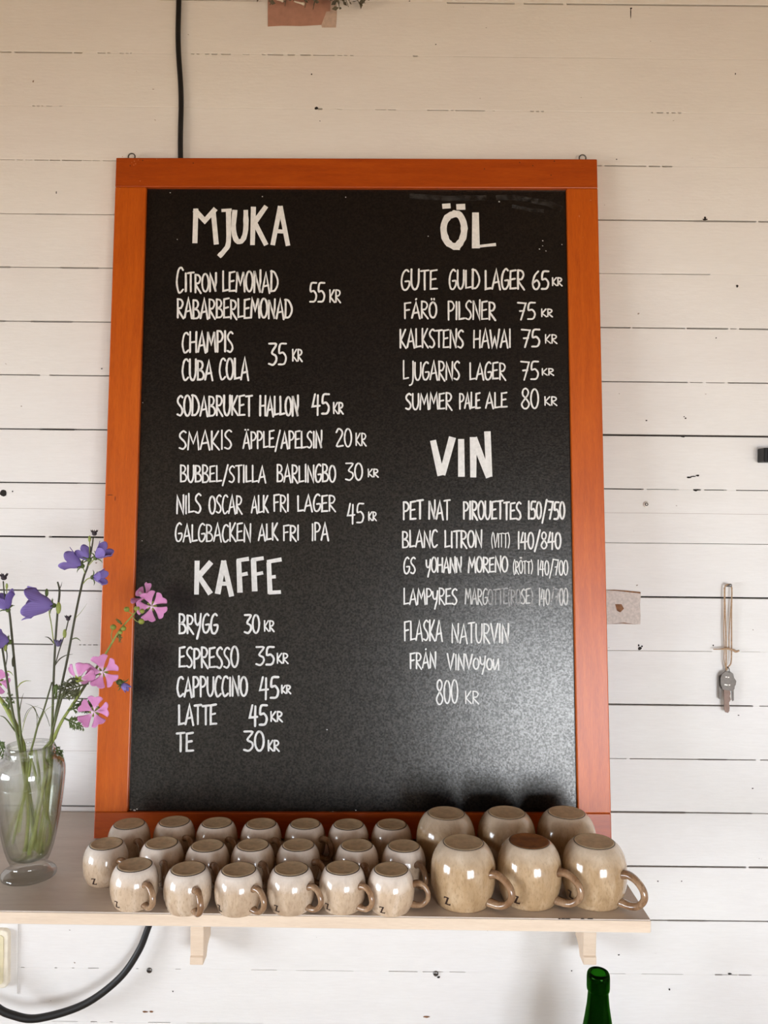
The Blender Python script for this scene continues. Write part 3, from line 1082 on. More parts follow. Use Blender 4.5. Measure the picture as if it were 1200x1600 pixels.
heading('heading_lettering', [
    [(304.5, 380), (306, 326)], [(304, 328), (320, 345), (337, 326)], [(333, 328), (338, 382)],
    [(357, 327), (357, 378), (351, 391), (342, 401)], ([(346, 329), (362, 328)], 5),
    [(367, 328), (365, 358), (370, 376), (379, 375), (384, 358), (384, 328)],
    [(396, 323), (394.5, 383)], [(416, 322), (396, 350)], [(397, 346), (416, 383)],
    [(438, 322), (426, 383)], [(438, 322), (450, 384)], ([(430, 361), (446, 362)], 6)], 8)
heading('heading_lettering', [
    [(308, 876), (307, 929)], [(330, 878), (309, 902)], [(309, 898), (329, 928)],
    [(350, 876), (340, 928)], [(349, 876), (362, 932)], ([(344, 912), (357, 912)], 6.5),
    [(373, 875), (375, 926)], ([(370, 876), (389, 873)], 6), ([(373, 899), (387, 896)], 5.5),
    [(396, 874), (398, 924)], ([(393, 875), (412, 872)], 6), ([(396, 898), (411, 895)], 5.5),
    [(420, 879), (422, 928)], ([(417, 878), (440, 874)], 6), ([(421, 902), (431, 901)], 5.5), ([(420, 926), (439, 925)], 6)], 8)
heading('heading_lettering', [
    [(712, 333), (699, 340), (693, 356), (697, 375), (707, 384), (719, 386)], [(707, 334), (718, 336), (725, 352), (723, 372), (713, 387)],
    ([(691, 322.5), (704, 321.5)], 9), ([(713, 323.5), (727, 323)], 9), ([(743, 332), (743.5, 388)], 12), ([(739, 386), (760, 383.5), (775, 382)], 5)], 11)
heading('heading_lettering', [
    [(676.5, 688), (689, 743)], [(707, 683), (691, 742)], [(720.5, 686), (721, 745)],
    [(739.5, 683), (739.5, 746)], [(740, 684), (764, 746)], [(761.5, 674), (764.5, 745)]], 10.5)
# rubbed chalk in the upper right corner and small specks
bm = bmesh.new()
bm.from_mesh(PANEL.data)
stroke(bm, [(775, 309), (800, 308), (830, 313), (855, 317), (878, 327)], .009, .00012, caps=False, mi=1)
stroke(bm, [(640, 306), (700, 310), (760, 309)], .008, .00012, caps=False, mi=1)
stroke(bm, [(800, 322), (830, 328), (850, 330)], .006, .00012, caps=False, mi=1)
for px, py, r_ in ((266, 301, .8), (277, 374, .6), (669, 369, .7), (848, 376, .9), (843, 389, .9), (878, 382, .7), (853, 392, .7), (204, 1265, 1.4), (210, 1266, 1.8), (214, 1264, 1.0),
                   (511, 1140, .9), (540, 308, .7), (410, 307, .8), (223, 629, .6), (520, 1268, .9), (556, 1266, .8), (780, 315, 1.0), (222, 845, .6), (848, 384, .6)):
    stroke(bm, [(px - r_ * .4, py), (px + r_ * .4, py + .2)], .0011 * r_ * 1.2, .0003, mi=2)
bm.to_mesh(PANEL.data)
bm.free()
# pale nicks and dark dents in the frame
NICK = [simple('pale_nick', rgb(206, 130, 88), .6), simple('dark_dent', rgb(64, 22, 8), .6)]
for o in FRAME:
    for m_ in NICK:
        o.data.materials.append(m_)


def nick(px, py, rx, rz, mi):
    p = on_board(px, py, PN)
    o = FRAME[0] if p.z > BH - TH else FRAME[1] if p.z < BHt else FRAME[2] if p.x < BW / 2 else FRAME[3]
    b_ = bmesh.new()
    b_.from_mesh(o.data)
    vs = [b_.verts.new((p.x + .001 * rx * math.cos(t), -.0003, p.z + .001 * rz * math.sin(t))) for t in [2 * PI * i / 7 for i in range(7)]]
    b_.faces.new(vs).material_index = mi + 1
    b_.to_mesh(o.data)
    b_.free()


for px, py, rx, rz in ((210, 252, .8, .8), (216, 250, .7, .7), (209, 258, .9, .6), (212, 256, .6, .9), (191.5, 245, .7, .6), (219, 283, .8, .9), (206, 254, .5, .6), (187.5, 295, .5, .8),
                       (245, 249, .6, .6), (340, 284, .5, .5), (923, 313, 1.6, .5), (905, 338, .8, 1.6), (911, 371, .5, .6)):
    nick(px, py, rx, rz, 0)
for px, py in ((203.5, 259), (302, 255), (223, 251), (832.5, 259), (861, 274), (812, 254), (757, 264), (866, 252)):
    nick(px, py, .9, .9, 1)
for px, py, rx, rz in ((172, 773.5, 5, .5), (180, 779, .5, 4)):
    nick(px, py, rx, rz, 1)

# ------------------------------------------------------------------ mugs


def revolve_r(prof, z):
    for (r0, z0), (r1, z1) in zip(prof, prof[1:]):
        if z0 <= z <= z1:
            return r0 + (r1 - r0) * (z - z0) / (z1 - z0)
    return prof[-1][0]


def smooth_prof(pts, n=5):
    return [(v.x, v.y) for v in spline([(a, b, 0) for a, b in pts], n)]


def build_mug(small):
    if small:
        H, rb = .047, .0193
        ctrl = [(.0232, .0012), (.0253, .006), (.0272, .012), (.0281, .019), (.0283, .025), (.0275, .032), (.0255, .0385), (.0228, .0435), (.0204, .0458)]
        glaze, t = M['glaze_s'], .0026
        hp = [(.0262, .0310), (.0330, .0330), (.0400, .0300), (.0445, .0225), (.0440, .0145), (.0385, .0085), (.0320, .0068), (.0250, .0075)]
        hr = [.0042, .0036, .0031, .0031, .0031, .0031, .0033, .0040]
        zs, zc = .0088, .0095
    else:
        H, rb = .0714, .0236
        ctrl = [(.0330, .0015), (.0355, .008), (.0380, .017), (.0393, .027), (.0396, .036), (.0388, .046), (.0362, .056), (.0315, .0645), (.0268, .0692), (.0250, .0702)]
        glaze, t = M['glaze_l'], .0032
        hp = [(.0375, .0420), (.0460, .0440), (.0560, .0405), (.0645, .0320), (.0660, .0220), (.0600, .0130), (.0500, .0085), (.0345, .0085)]
        hr = [.0054, .0046, .0041, .0041, .0041, .0041, .0044, .0052]
        zs, zc = .0105, .0135
    outer = smooth_prof(ctrl)
    bm = bmesh.new()
    inner = [(max(0.0, r - t), z) for r, z in outer if z < H - .006]
    prof = [(0, H - .007)] + list(reversed([(inner[-1][0] * .75, H - .0063)] if False else [])) + list(reversed(inner))
    rim = [(outer[0][0] - t * .7, .0003), (outer[0][0] - t * .45, 0.0), (outer[0][0] - .0003, .0004)]
    prof = prof + rim + outer + [(rb + .0009, H - .0008)]
    lathe(bm, prof, 56)
    bmesh.ops.recalc_face_normals(bm, faces=bm.faces[:])
    root = empty('small_mug' if small else 'large_mug')
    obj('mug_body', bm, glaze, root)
    bm = bmesh.new()
    fp = [(rb + .0012, H - .0016), (rb + .0012, H - .0007), (rb + .0002, H - .0005), (rb - .0001, H - .0002), (rb - .0014, H), (rb - .0022, H - .0003), (rb * .5, H - .0006), (0, H - .0006)]
    lathe(bm, fp, 48, mi_fn=lambda k: 1 if k < 2 else 0)
    bmesh.ops.recalc_face_normals(bm, faces=bm.faces[:])
    obj('foot', bm, [M['clay'], M['clay_line']], root)
    bm = bmesh.new()
    tube(bm, [(r, 0, z) for r, z in hp], hr, 12, 6, flat=1.25)
    obj('handle', bm, M['handle'], root)
    # stamped letter on the side, +x turned later
    bm = bmesh.new()
    k = zs / 10.0

    def quad(pts):
        n_ = 5
        (a, b, c, d) = [Vector(p) for p in pts]
        gr = []
        for i in range(n_ + 1):
            row = []
            for j in range(3):
                p = (a.lerp(b, i / n_)).lerp(d.lerp(c, i / n_), j / 2)
                s_, z_ = p.x * k, zc + p.y * k
                rr = revolve_r(outer, z_) + .00022
                th = s_ / rr
                row.append(bm.verts.new((rr * math.cos(th), rr * math.sin(th), z_)))
            gr.append(row)
        for i in range(n_):
            for j in range(2):
                bm.faces.new((gr[i][j], gr[i + 1][j], gr[i + 1][j + 1], gr[i][j + 1]))
    quad([(-3.2, 3.6), (3.2, 3.6), (3.2, 5), (-3.2, 5)])
    quad([(-3.4, -5), (3.6, -5), (3.6, -3.4), (-3.4, -3.4)])
    quad([(-3.4, -4.6), (-1.0, -4.6), (3.2, 4.6), (1.0, 4.6)])
    quad([(-3.6, 2.4), (-2.6, 2.6), (-2.4, 4), (-3.4, 4.4)])
    quad([(2.8, -4), (3.8, -4), (4.2, -2.2), (3.3, -2.4)])
    bmesh.ops.recalc_face_normals(bm, faces=bm.faces[:])
    obj('letter_stamp', bm, M['stamp'], root)
    return root


def place_mug(proto, first, px, py, h, theta, mark, label, group, rust=False):
    """theta: handle turned from straight right towards the viewer (deg); mark: stamp azimuth from straight-out-of-wall, right positive"""
    if first:
        r = proto
        kids = list(proto.children)
    else:
        r = proto.copy()
        COL.objects.link(r)
        kids = []
        for ch in PROTO_KIDS[proto.name]:
            c = ch.copy()
            COL.objects.link(c)
            c.parent = r
            kids.append(c)
    p = at_z(px, py, SHZ + h)
    r.location = (p.x, p.y, SHZ)
    r.rotation_euler = (0, 0, random.uniform(-.02, .02))
    for c in kids:
        b = c.name.split('.')[0]
        if b == 'handle':
            c.rotation_euler = (0, 0, -math.radians(theta))
        elif b == 'letter_stamp':
            c.rotation_euler = (0, 0, -PI / 2 + math.radians(mark))
        elif b == 'foot' and rust:
            c.data = c.data.copy()
            c.data.materials[0] = M['clay_rust']
            c['label'] = 'rust brown glossy unglazed foot'
        if b == 'mug_body' or b == 'foot':
            c.rotation_euler = (0, 0, random.uniform(0, 6))
    tag(r, label, 'mug', group)
    return r


sm, lg = build_mug(True), build_mug(False)
PROTO_KIDS = {sm.name: list(sm.children), lg.name: list(lg.children)}
FR = [(210.5, 1350, 47, -32), (294, 1356, 58, -62), (373, 1357.5, 39, -44), (455, 1356, 34, -33), (535.5, 1354.5, 36, -37), (611, 1357, 12, -24)]
MR = [(166, 1317, 35, -12), (252.5, 1316, 70, -40), (324, 1320, 62, -48), (395, 1319, 57, -51), (466, 1319, 38, -60), (557.5, 1319.5, 70, -38), (631, 1320.5, 54, -54)]
RR = [(202, 1286, 50, -58), (272.5, 1282.5, 45, -63), (339, 1284.5, 45, -63), (408, 1286, 45, -63), (477, 1286, 33, -75), (544.5, 1287, 45, -63), (612, 1287, 60, -48)]
ORD = ['first', 'second', 'third', 'fourth', 'fifth', 'sixth', 'seventh']
GS = 'small upturned mugs on the shelf'
FL = ['small upturned stoneware mug at the left end of the front row',
      'small upturned mug second from left in the front row, handle turned forward',
      'small upturned mug third from left in the front row, handle at right',
      'small upturned mug fourth from left in the front row, stamp at lower left',
      'small upturned mug second from right among the small ones in the front row',
      'small front-row upturned mug next to the large mugs, handle pointing right']
ML = ['small upturned mug standing out at the far left beside the glass vase',
      'second small upturned mug from the left in the middle row',
      'third small upturned mug from the left in the middle row',
      'fourth small upturned mug from the left in the middle row',
      'fifth small upturned mug from the left in the middle row',
      'sixth small upturned mug from the left in the middle row',
      'small upturned middle-row mug against the large mugs, its handle half hidden']
RL = ['small upturned mug in the back left corner, in front of the frame corner',
      'second small upturned mug from the left in the back row',
      'third small upturned mug from the left in the back row',
      'middle one of the seven small upturned mugs in the back row',
      'fifth small back-row upturned mug, its handle showing at the right',
      'sixth small upturned mug from the left in the back row',
      'small upturned mug at the right end of the back row beside a large mug']
first = True
for rows, labs in ((FR, FL), (MR, ML), (RR, RL)):
    for (px, py, th, mk), lb in zip(rows, labs):
        place_mug(sm, first, px, py, .047, th, mk, lb, GS)
        first = False
GL = 'large upturned mugs on the shelf'
LARGE = [(697, 1269.5, 45, -63, 'large upturned mug at the left of the back row, against the blackboard', False),
         (791.5, 1268.5, 45, -63, 'large upturned mug in the middle of the back row, against the blackboard', False),
         (885, 1268.5, 30, -75, 'large upturned mug at the back right in front of the frame corner', False),
         (724, 1315, 36, -35, 'large upturned beige mug in front, left of the three, beside small mugs', False),
         (827, 1313, 36, -34, 'large upturned mug with rust brown glossy foot, middle of the front three', True),
         (928.5, 1313.5, 45, -62, 'large upturned mug at the right end of the shelf, handle near the edge', False)]
first = True
for px, py, th, mk, lb, ru in LARGE:
    place_mug(lg, first, px, py, .0714, th, mk, lb, GL, ru)
    first = False

# ------------------------------------------------------------------ vase with water
VC = Vector((-.4515, -.222, SHZ))
vase = empty('glass_vase', VC)
tag(vase, 'clear footed glass vase half filled with water at the left end of shelf', 'vase')
out_p = [(0, .0), (.0300, .0), (.0335, .0016), (.0337, .0045), (.0320, .0070), (.0285, .0088), (.0250, .0108), (.0228, .0138), (.0222, .0165), (.0236, .0205), (.0262, .0262),
         (.0300, .0380), (.0332, .0530), (.0370, .0740), (.0403, .0970), (.0423, .1190), (.0431, .1310), (.0428, .1385), (.0412, .1450), (.0375, .1505),
         (.0325, .1535), (.0300, .1552), (.0300, .1562), (.0312, .1570), (.0312, .1578), (.0296, .1588), (.0296, .1604), (.0310, .1612), (.0308, .1620), (.0292, .1632), (.0292, .1672), (.0286, .1686)]
in_p = [(.0272, .1684), (.0268, .1640), (.0268, .1560), (.0290, .1525), (.0345, .1480), (.0385, .1430), (.0400, .1375), (.0402, .1300), (.0394, .1180), (.0374, .0970), (.0341, .0740),
        (.0303, .0530), (.0270, .0380), (.0230, .0270), (.0170, .0225), (0, .0215)]
bm = bmesh.new()
lathe(bm, out_p + in_p, 64)
bmesh.ops.recalc_face_normals(bm, faces=bm.faces[:])
obj('vase_glass', bm, M['glass'], vase)
WL = .1205
wp = [(0, .0218)] + [(r - .0002, z + .0002) for r, z in reversed(in_p[:-1]) if z < WL - .002] + [(.0392, WL - .0002), (.0388, WL), (0, WL - .0006)]
bm = bmesh.new()
lathe(bm, wp, 64)
bmesh.ops.recalc_face_normals(bm, faces=bm.faces[:])
obj('water', bm, M['water'], vase)


# ------------------------------------------------------------------ flowers
def basis(d, roll=0.0):
    d = Vector(d).normalized()
    a = Vector((0, 0, 1)) if abs(d.z) < .95 else Vector((1, 0, 0))
    e1 = (a - d * a.dot(d)).normalized()
    e2 = d.cross(e1)
    c, s = math.cos(roll), math.sin(roll)
    return e1 * c + e2 * s, e2 * c - e1 * s, d


def bellflower(parent, pos, d, L=.026, R=.0145, roll=0.3, open_=1.0):
    """five-lobed bell; pos is its base (calyx), d points to the mouth"""
    e1, e2, ax = basis(d, roll)
    bm = bmesh.new()
    uvl = bm.loops.layers.uv.new('UVMap')
    nu, nv = 50, 12
    g = []
    for j in range(nv + 1):
        v = j / nv
        row = []
        for i in range(nu):
            a = 2 * PI * i / nu
            lobe = abs(math.cos(2.5 * a)) ** .7
            w = max(0, (v - .5) / .5)
            z = L * (v * (.74) + w * w * .40 * lobe)
            r = R * (.16 + .62 * (1 - (1 - min(1, v * 1.3)) ** 2) + (w ** 2) * .55 * open_) * (1 + .05 * math.cos(5 * a) * v)
            row.append(bm.verts.new(pos + ax * z + (e1 * math.cos(a) + e2 * math.sin(a)) * r))
        g.append(row)
    for j in range(nv):
        for i in range(nu):
            k = (i + 1) % nu
            f = bm.faces.new((g[j][i], g[j][k], g[j + 1][k], g[j + 1][i]))
            for lp, (vj, ui) in zip(f.loops, ((j, i), (j, i + 1), (j + 1, i + 1), (j + 1, i))):
                lp[uvl].uv = (.3 + .7 * vj / nv, ui / nu * 5)
    fl = obj('bell_flower', bm, M['bell'], parent)
    md = fl.modifiers.new('thickness', 'SOLIDIFY')
    md.thickness = .0004
    bm = bmesh.new()
    ball(bm, pos - ax * .001, .0032, (1, 1, 1))
    for k in range(5):
        a = 2 * PI * k / 5 + .3
        o = e1 * math.cos(a) + e2 * math.sin(a)
        tube(bm, [pos + o * .002, pos + o * .007 + ax * .002, pos + o * .011 + ax * .0015], [.0009, .0008, .0002], 5, 3)
    obj('calyx', bm, M['leaf'], fl)
    return fl


def mallow(parent, c, d, R=.021, roll=0.0, cup=.25, back=False):
    """five notched wedge petals around a pale column"""
    e1, e2, ax = basis(d, roll)
    bm = bmesh.new()
    tube(bm, [c - ax * .001, c + ax * .004, c + ax * .008], [.0014, .0013, .0018], 8, 3)
    ball(bm, c + ax * .0085, .0019, (1, 1, 1), 8, 6)
    fl = obj('mallow_flower', bm, M['stamen'], parent)
    for k in range(5):
        a0 = 2 * PI * k / 5 + random.uniform(-.08, .08)
        bm = bmesh.new()
        uvl = bm.loops.layers.uv.new('UVMap')
        nu, nv = 8, 9
        g = []
        rr = R * random.uniform(.93, 1.06)
        tw = random.uniform(-.25, .25)
        for j in range(nv + 1):
            v = j / nv
            row = []
            for i in range(nu + 1):
                u = -1 + 2 * i / nu
                half = .25 + .27 * min(1, v * 1.15) ** .9
                a = a0 + u * half
                notch = .17 * max(0, 1 - abs(u) * 1.7) * v ** 6
                r = rr * (v * (1 - notch - .10 * u * u * v))
                z = rr * (cup * (v ** 1.6) - .10 * u * u * v + tw * u * v * .35 + .04 * math.sin(3 * u + k) * v)
                row.append(bm.verts.new(c + (e1 * math.cos(a) + e2 * math.sin(a)) * (r + .0008) + ax * z))
            g.append(row)
        for j in range(nv):
            for i in range(nu):
                f = bm.faces.new((g[j][i], g[j][i + 1], g[j + 1][i + 1], g[j + 1][i]))
                for lp, (vj, ui) in zip(f.loops, ((j, i), (j, i + 1), (j + 1, i + 1), (j + 1, i))):
                    lp[uvl].uv = (vj / nv, ui / nu * 1.6)
        p = obj('petal', bm, M['mallow'], fl)
        md = p.modifiers.new('thickness', 'SOLIDIFY')
        md.thickness = .0004
    bm = bmesh.new()
    for k in range(5):
        a = 2 * PI * k / 5 + .6
        o = e1 * math.cos(a) + e2 * math.sin(a)
        vs = [c - ax * .003, c - ax * .0022 + o * .003 + o.cross(ax) * .0028, c - ax * .0005 + o * .0075, c - ax * .0022 + o * .003 - o.cross(ax) * .0028]
        bm.faces.new([bm.verts.new(p) for p in vs])
    ball(bm, c - ax * .0025, .0032, (1, 1, 1), 8, 6)
    obj('calyx', bm, M['bud'], fl)
    return fl


def P(t):
    return at_y(*t)


IN_PROF = sorted((z, r) for r, z in in_p)


def in_vase(p, r):
    """keep a stem inside the glass wall and above the glass bottom"""
    q = p - VC
    if q.z > .170:
        return p
    q.z = max(q.z, .0265)
    lim = .0268
    for (z0, r0), (z1, r1) in zip(IN_PROF, IN_PROF[1:]):
        if z0 <= q.z <= z1:
            lim = r0 + (r1 - r0) * (q.z - z0) / max(1e-6, z1 - z0)
    lim -= r + .0008
    d = math.hypot(q.x, q.y)
    if d > lim:
        q.x *= lim / d
        q.y *= lim / d
    return VC + q


def stem_part(parent, pts, rad, mat=None, name='stem'):
    bm = bmesh.new()
    mx = max(rad) if isinstance(rad, (list, tuple)) else rad
    line_ = [in_vase(p, mx) for p in spline([P(p) for p in pts], 5)]
    tube(bm, line_, rad, 7, 1)
    return obj(name, bm, mat or M['stem'], parent)


def bud(parent, t, r, sz=(1, 1, 1.2), mat=None, name='bud', tips=False):
    bm = bmesh.new()
    c = P(t)
    ball(bm, c, r, sz, 10, 8)
    if tips:
        for k in range(5):
            a = 2 * PI * k / 5
            o = Vector((math.cos(a), math.sin(a), .9)).normalized()
            tube(bm, [c, c + o * r * 1.6, c + o * r * 2.2 + Vector((0, 0, r * .3))], [r * .5, r * .35, r * .08], 5, 3)
    return obj(name, bm, mat or M['bud'], parent)


def thin_leaf(parent, pts, w=.0016, mat=None):
    bm = bmesh.new()
    tube(bm, [P(p) for p in pts], [w * .6, w, w * .7, w * .15], 6, 5, flat=.4)
    return obj('leaf', bm, mat or M['leaf'], parent)


def cut_leaf(parent, base, direction, size, n=7, mat=None):
    """finely divided leaf: a rib with narrow side lobes"""
    bm = bmesh.new()
    b = P(base)
    d = Vector(direction).normalized()
    sd = d.cross(Vector((0, 1, 0)))
    sd = sd.normalized() if sd.length > .01 else Vector((1, 0, 0))
    tube(bm, [b, b + d * size * .6, b + d * size], [.0009, .0008, .0004], 5, 3)
    for k in range(n):
        t = .25 + .75 * k / (n - 1)
        for s in (-1, 1):
            o = (d * .7 + sd * s * random.uniform(.6, 1.0) + Vector((0, random.uniform(-.5, .3), random.uniform(-.2, .2)))).normalized()
            l = size * random.uniform(.32, .5) * (1.1 - .5 * t)
            q = b + d * size * t
            e = q + o * l
            pw = o.cross(Vector((0, 1, 0)))
            pw = (pw.normalized() if pw.length > .01 else sd) * l * .16
            mid = q + o * l * .55 + Vector((0, random.uniform(-.001, .001), 0))
            vs = [bm.verts.new(x) for x in (q, mid + pw, e, mid - pw)]
            bm.faces.new(vs)
            for s2 in (-1, 1):
                o2 = (o + pw.normalized() * s2 * .8).normalized()
                m2 = mid + o2 * l * .22
                p2 = o2.cross(Vector((0, 1, 0)))
                p2 = (p2.normalized() if p2.length > .01 else sd) * l * .07
                bm.faces.new([bm.verts.new(x) for x in (mid, m2 + p2, mid + o2 * l * .42, m2 - p2)])
    o = obj('leaf', bm, mat or M['leaf'], parent)
    md = o.modifiers.new('thickness', 'SOLIDIFY')
    md.thickness = .0004
    return o


def flower_thing(name, base, label, cat, group):
    # the Empty sits at the stem's foot; children keep world coordinates
    e = empty(name)
    tag(e, label, cat, group)
    return e


GB, GM = 'bellflowers in the vase', 'pink mallows in the vase'
# 1: the tall right-leaning bellflower
f1 = flower_thing('bellflower', None, 'tallest bellflower stem leaning right, four violet bells near its tip', 'flower', GB)
stem_part(f1, [(62, 1338, -.218), (70, 1270, -.216), (76, 1205, -.212), (80, 1160, -.208), (90, 1100, -.203), (105, 1030, -.198), (118, 960, -.192), (130, 905, -.186),
               (137, 885, -.184), (143, 858, -.182), (146, 838, -.182)], [.0022, .0019, .0017, .0016, .0015, .0014, .0012, .0008], M['stem_dark'])
stem_part(f1, [(133, 896, -.186), (131, 890, -.184), (127, 884, -.182)], .0007, M['stem'], 'flower_stalk')
stem_part(f1, [(128, 914, -.186), (136, 905, -.188), (145, 902, -.19)], .0007, M['stem'], 'flower_stalk')
stem_part(f1, [(137, 885, -.184), (145, 876, -.186), (150, 870, -.188)], .0007, M['stem'], 'flower_stalk')
stem_part(f1, [(139, 874, -.184), (140, 858, -.184), (140, 846, -.184)], .0007, M['stem'], 'flower_stalk')
bellflower(f1, P((127.5, 884, -.182)), (-.85, -.15, .42), .022, .0115, .2)
bellflower(f1, P((139, 874, -.186)), (-.6, .45, .55), .016, .0085, .9)
bellflower(f1, P((150, 871, -.188)), (.72, -.1, .62), .018, .0095, .5)
bellflower(f1, P((146, 902, -.190)), (.95, -.1, .03), .014, .0085, .1)
bud(f1, (140, 842, -.184), .0022, (.9, .9, 2.0), M['stem'])
bud(f1, (147.5, 834, -.182), .0030, (1.1, 1, .9), M['dried'], 'dried_bud', True)
thin_leaf(f1, [(112, 988, -.192), (117, 968, -.192), (126, 957, -.191), (136, 943, -.19)], .0011, M['stem'])
thin_leaf(f1, [(110, 1000, -.194), (118, 997, -.193), (123, 999, -.192), (126, 1002, -.192)], .0009)
# 2: the middle bellflower with one big open bell
f2 = flower_thing('bellflower', None, 'upright middle bellflower stem with one large violet bell facing left', 'flower', GB)
stem_part(f2, [(58, 1330, -.226), (68, 1270, -.226), (78, 1205, -.224), (81, 1150, -.222), (83, 1080, -.220), (86, 1010, -.219), (90, 955, -.218), (93, 925, -.218), (90, 909, -.218)],
          [.0022, .0019, .0017, .0016, .0015, .0014, .0014, .0010], M['stem_dark'])
stem_part(f2, [(84, 1005, -.219), (80, 975, -.217), (77, 958, -.215), (77, 948, -.214)], .0007, M['stem'], 'flower_stalk')
bellflower(f2, P((83, 946, -.214)), (-.93, -.28, .12), .031, .0165, .55)
bud(f2, (73, 926, -.214), .0024, (.9, .9, 2.2), M['leaf'])
bud(f2, (91.5, 950, -.221), .0032, (1, 1, 2.4), M['stem'])
bud(f2, (91, 1006, -.222), .0034, (1, 1, 1.1), simple('wilted_violet', rgb(96, 86, 120), .8), 'wilted_bud', True)
stem_part(f2, [(86, 1040, -.220), (92, 1018, -.220), (98, 1000, -.220), (103, 985, -.219), (107, 968, -.219)], .0008, M['stem_dark'], 'side_stalk')
bud(f2, (106.5, 967, -.219), .0027, (1, 1, 1), M['dried'], 'dried_bud', True)
bud(f2, (101, 990, -.220), .0024, (1, 1, 2.4), M['stem'])
thin_leaf(f2, [(84, 1006, -.219), (80, 1000, -.218), (75, 996, -.217), (70, 995, -.216)], .0010, M['stem_dark'])
thin_leaf(f2, [(86, 1040, -.22), (93, 1030, -.22), (103, 1024, -.219), (114, 1022, -.219)], .0009, M['stem_dark'])
thin_leaf(f2, [(84, 1085, -.222), (86, 1072, -.224), (88, 1075, -.226), (86, 1093, -.226)], .0034)
thin_leaf(f2, [(93, 922, -.218), (95, 916, -.218), (96, 913, -.218), (97, 909, -.218)], .0010, M['stem_dark'])
# 3: the left bellflower
f3 = flower_thing('bellflower', None, 'left bellflower stem with violet bells at the very left edge', 'flower', GB)
stem_part(f3, [(60, 1340, -.214), (48, 1270, -.214), (38, 1205, -.214), (33, 1155, -.213), (27, 1090, -.212), (21, 1020, -.212), (15, 960, -.211), (12, 948, -.211)],
          [.0022, .0019, .0017, .0016, .0015, .0013], M['stem_dark'])
stem_part(f3, [(12, 950, -.209), (7, 930, -.208), (5, 908, -.208)], .0009, M['stem_dark'], 'flower_stalk')
stem_part(f3, [(13, 955, -.209), (11, 935, -.209), (10, 920, -.209)], .0006, M['stem'], 'flower_stalk')
bellflower(f3, P((12, 952, -.211)), (-.35, -.2, .9), .019, .0125, .4)
bellflower(f3, P((14, 1003, -.213)), (-.85, -.5, .2), .017, .0125, .4)
bud(f3, (6, 903, -.208), .0034, (1.1, 1, .9), M['dried'], 'dried_bud', True)
bud(f3, (10.5, 916, -.209), .0018, (.9, .9, 2.2), M['stem'])
bud(f3, (18, 990, -.213), .0012, (.8, .8, 3.4), M['stem_dark'])
bud(f3, (20.5, 1034, -.215), .0020, (.9, 1, 3.4), M['stem_dark'])
thin_leaf(f3, [(27, 1075, -.212), (32, 1068, -.212), (40, 1064, -.212), (49, 1064, -.212)], .0009, M['stem'])
thin_leaf(f3, [(30, 1120, -.214), (31, 1108, -.215), (34, 1092, -.216), (37, 1083, -.216)], .0013, M['stem_dark'])
thin_leaf(f3, [(34, 1145, -.214), (40, 1122, -.216), (48, 1108, -.217), (60, 1102, -.218)], .0010, M['stem'])
# 4: a second left stem crossing the frame of view
f4 = flower_thing('bellflower', None, 'thin budless bellflower stem rising beside the left edge', 'flower', GB)
stem_part(f4, [(40, 1330, -.232), (44, 1270, -.230), (36, 1200, -.228), (27, 1150, -.226), (18, 1105, -.224), (10, 1055, -.222), (3, 1010, -.22), (-3, 975, -.22)],
          [.0022, .0019, .0017, .0016, .0014, .0012], M['stem_dark'])
stem_part(f4, [(8, 1045, -.222), (11, 1025, -.221), (8, 1008, -.22)], .0007, M['stem_dark'], 'side_stalk')
bud(f4, (8.5, 1012, -.22), .0022, (1, 1, 2.2), M['stem'])
thin_leaf(f4, [(9, 1050, -.222), (13, 1049, -.222), (17, 1051, -.221), (21, 1056, -.22)], .0009, M['stem'])
# 5: thin leaning stem that crosses the others
f5 = flower_thing('grass_stem', None, 'thin bare stem bent across the middle of the bunch with curling leaves', 'stem', None)
stem_part(f5, [(30, 1300, -.236), (38, 1240, -.234), (44, 1190, -.230), (52, 1160, -.226), (60, 1130, -.224), (68, 1110, -.223), (77, 1080, -.222), (81, 1066, -.222)],
          [.0018, .0015, .0013, .0012, .0011, .0009], M['stem_dark'])
thin_leaf(f5, [(62, 1125, -.224), (56, 1112, -.224), (50, 1103, -.224), (40, 1099, -.224)], .0009, M['stem_dark'])
thin_leaf(f5, [(57, 1140, -.225), (58, 1122, -.224), (55, 1108, -.224), (50, 1103, -.224)], .0008, M['stem_dark'])
thin_leaf(f5, [(78, 1135, -.222), (73, 1120, -.221), (66, 1108, -.221), (50, 1103, -.220)], .0008, M['stem_dark'])
thin_leaf(f5, [(36, 1128, -.219), (42, 1112, -.219), (50, 1105, -.219), (60, 1103, -.219)], .0008, M['stem_dark'])
thin_leaf(f5, [(60, 1135, -.223), (70, 1112, -.222), (80, 1104, -.222), (88, 1098, -.222)], .0009, M['stem'])

# 6: the big mallow leaning over the frame
m1 = flower_thing('mallow', None, 'long mallow stem leaning right across the frame, pink flower over the blackboard', 'flower', GM)
stem_part(m1, [(45, 1335, -.226), (58, 1280, -.222), (70, 1215, -.216), (80, 1165, -.212), (95, 1130, -.206), (112, 1103, -.200), (145, 1052, -.190), (166, 1020, -.182), (187, 985, -.172), (213, 955, -.164)],
          [.0026, .0023, .0021, .0020, .0018, .0016, .0013, .0009], M['stem'])
mallow(m1, P((237, 947, -.160)), (.25, -.95, -.05), .0215, .35, .30)
mallow(m1, P((226, 932, -.152)), (-.55, -.5, .65), .018, .1, .45)
for (px, py, y, r_) in ((198, 952, -.168, .0038), (214, 951, -.168, .0042), (222, 955, -.168, .0034), (221, 971, -.168, .0042), (177, 980, -.176, .0040), (193, 982, -.178, .0036), (188, 988, -.178, .0030)):
    bud(m1, (px, py, y), r_, (1, 1, .95))
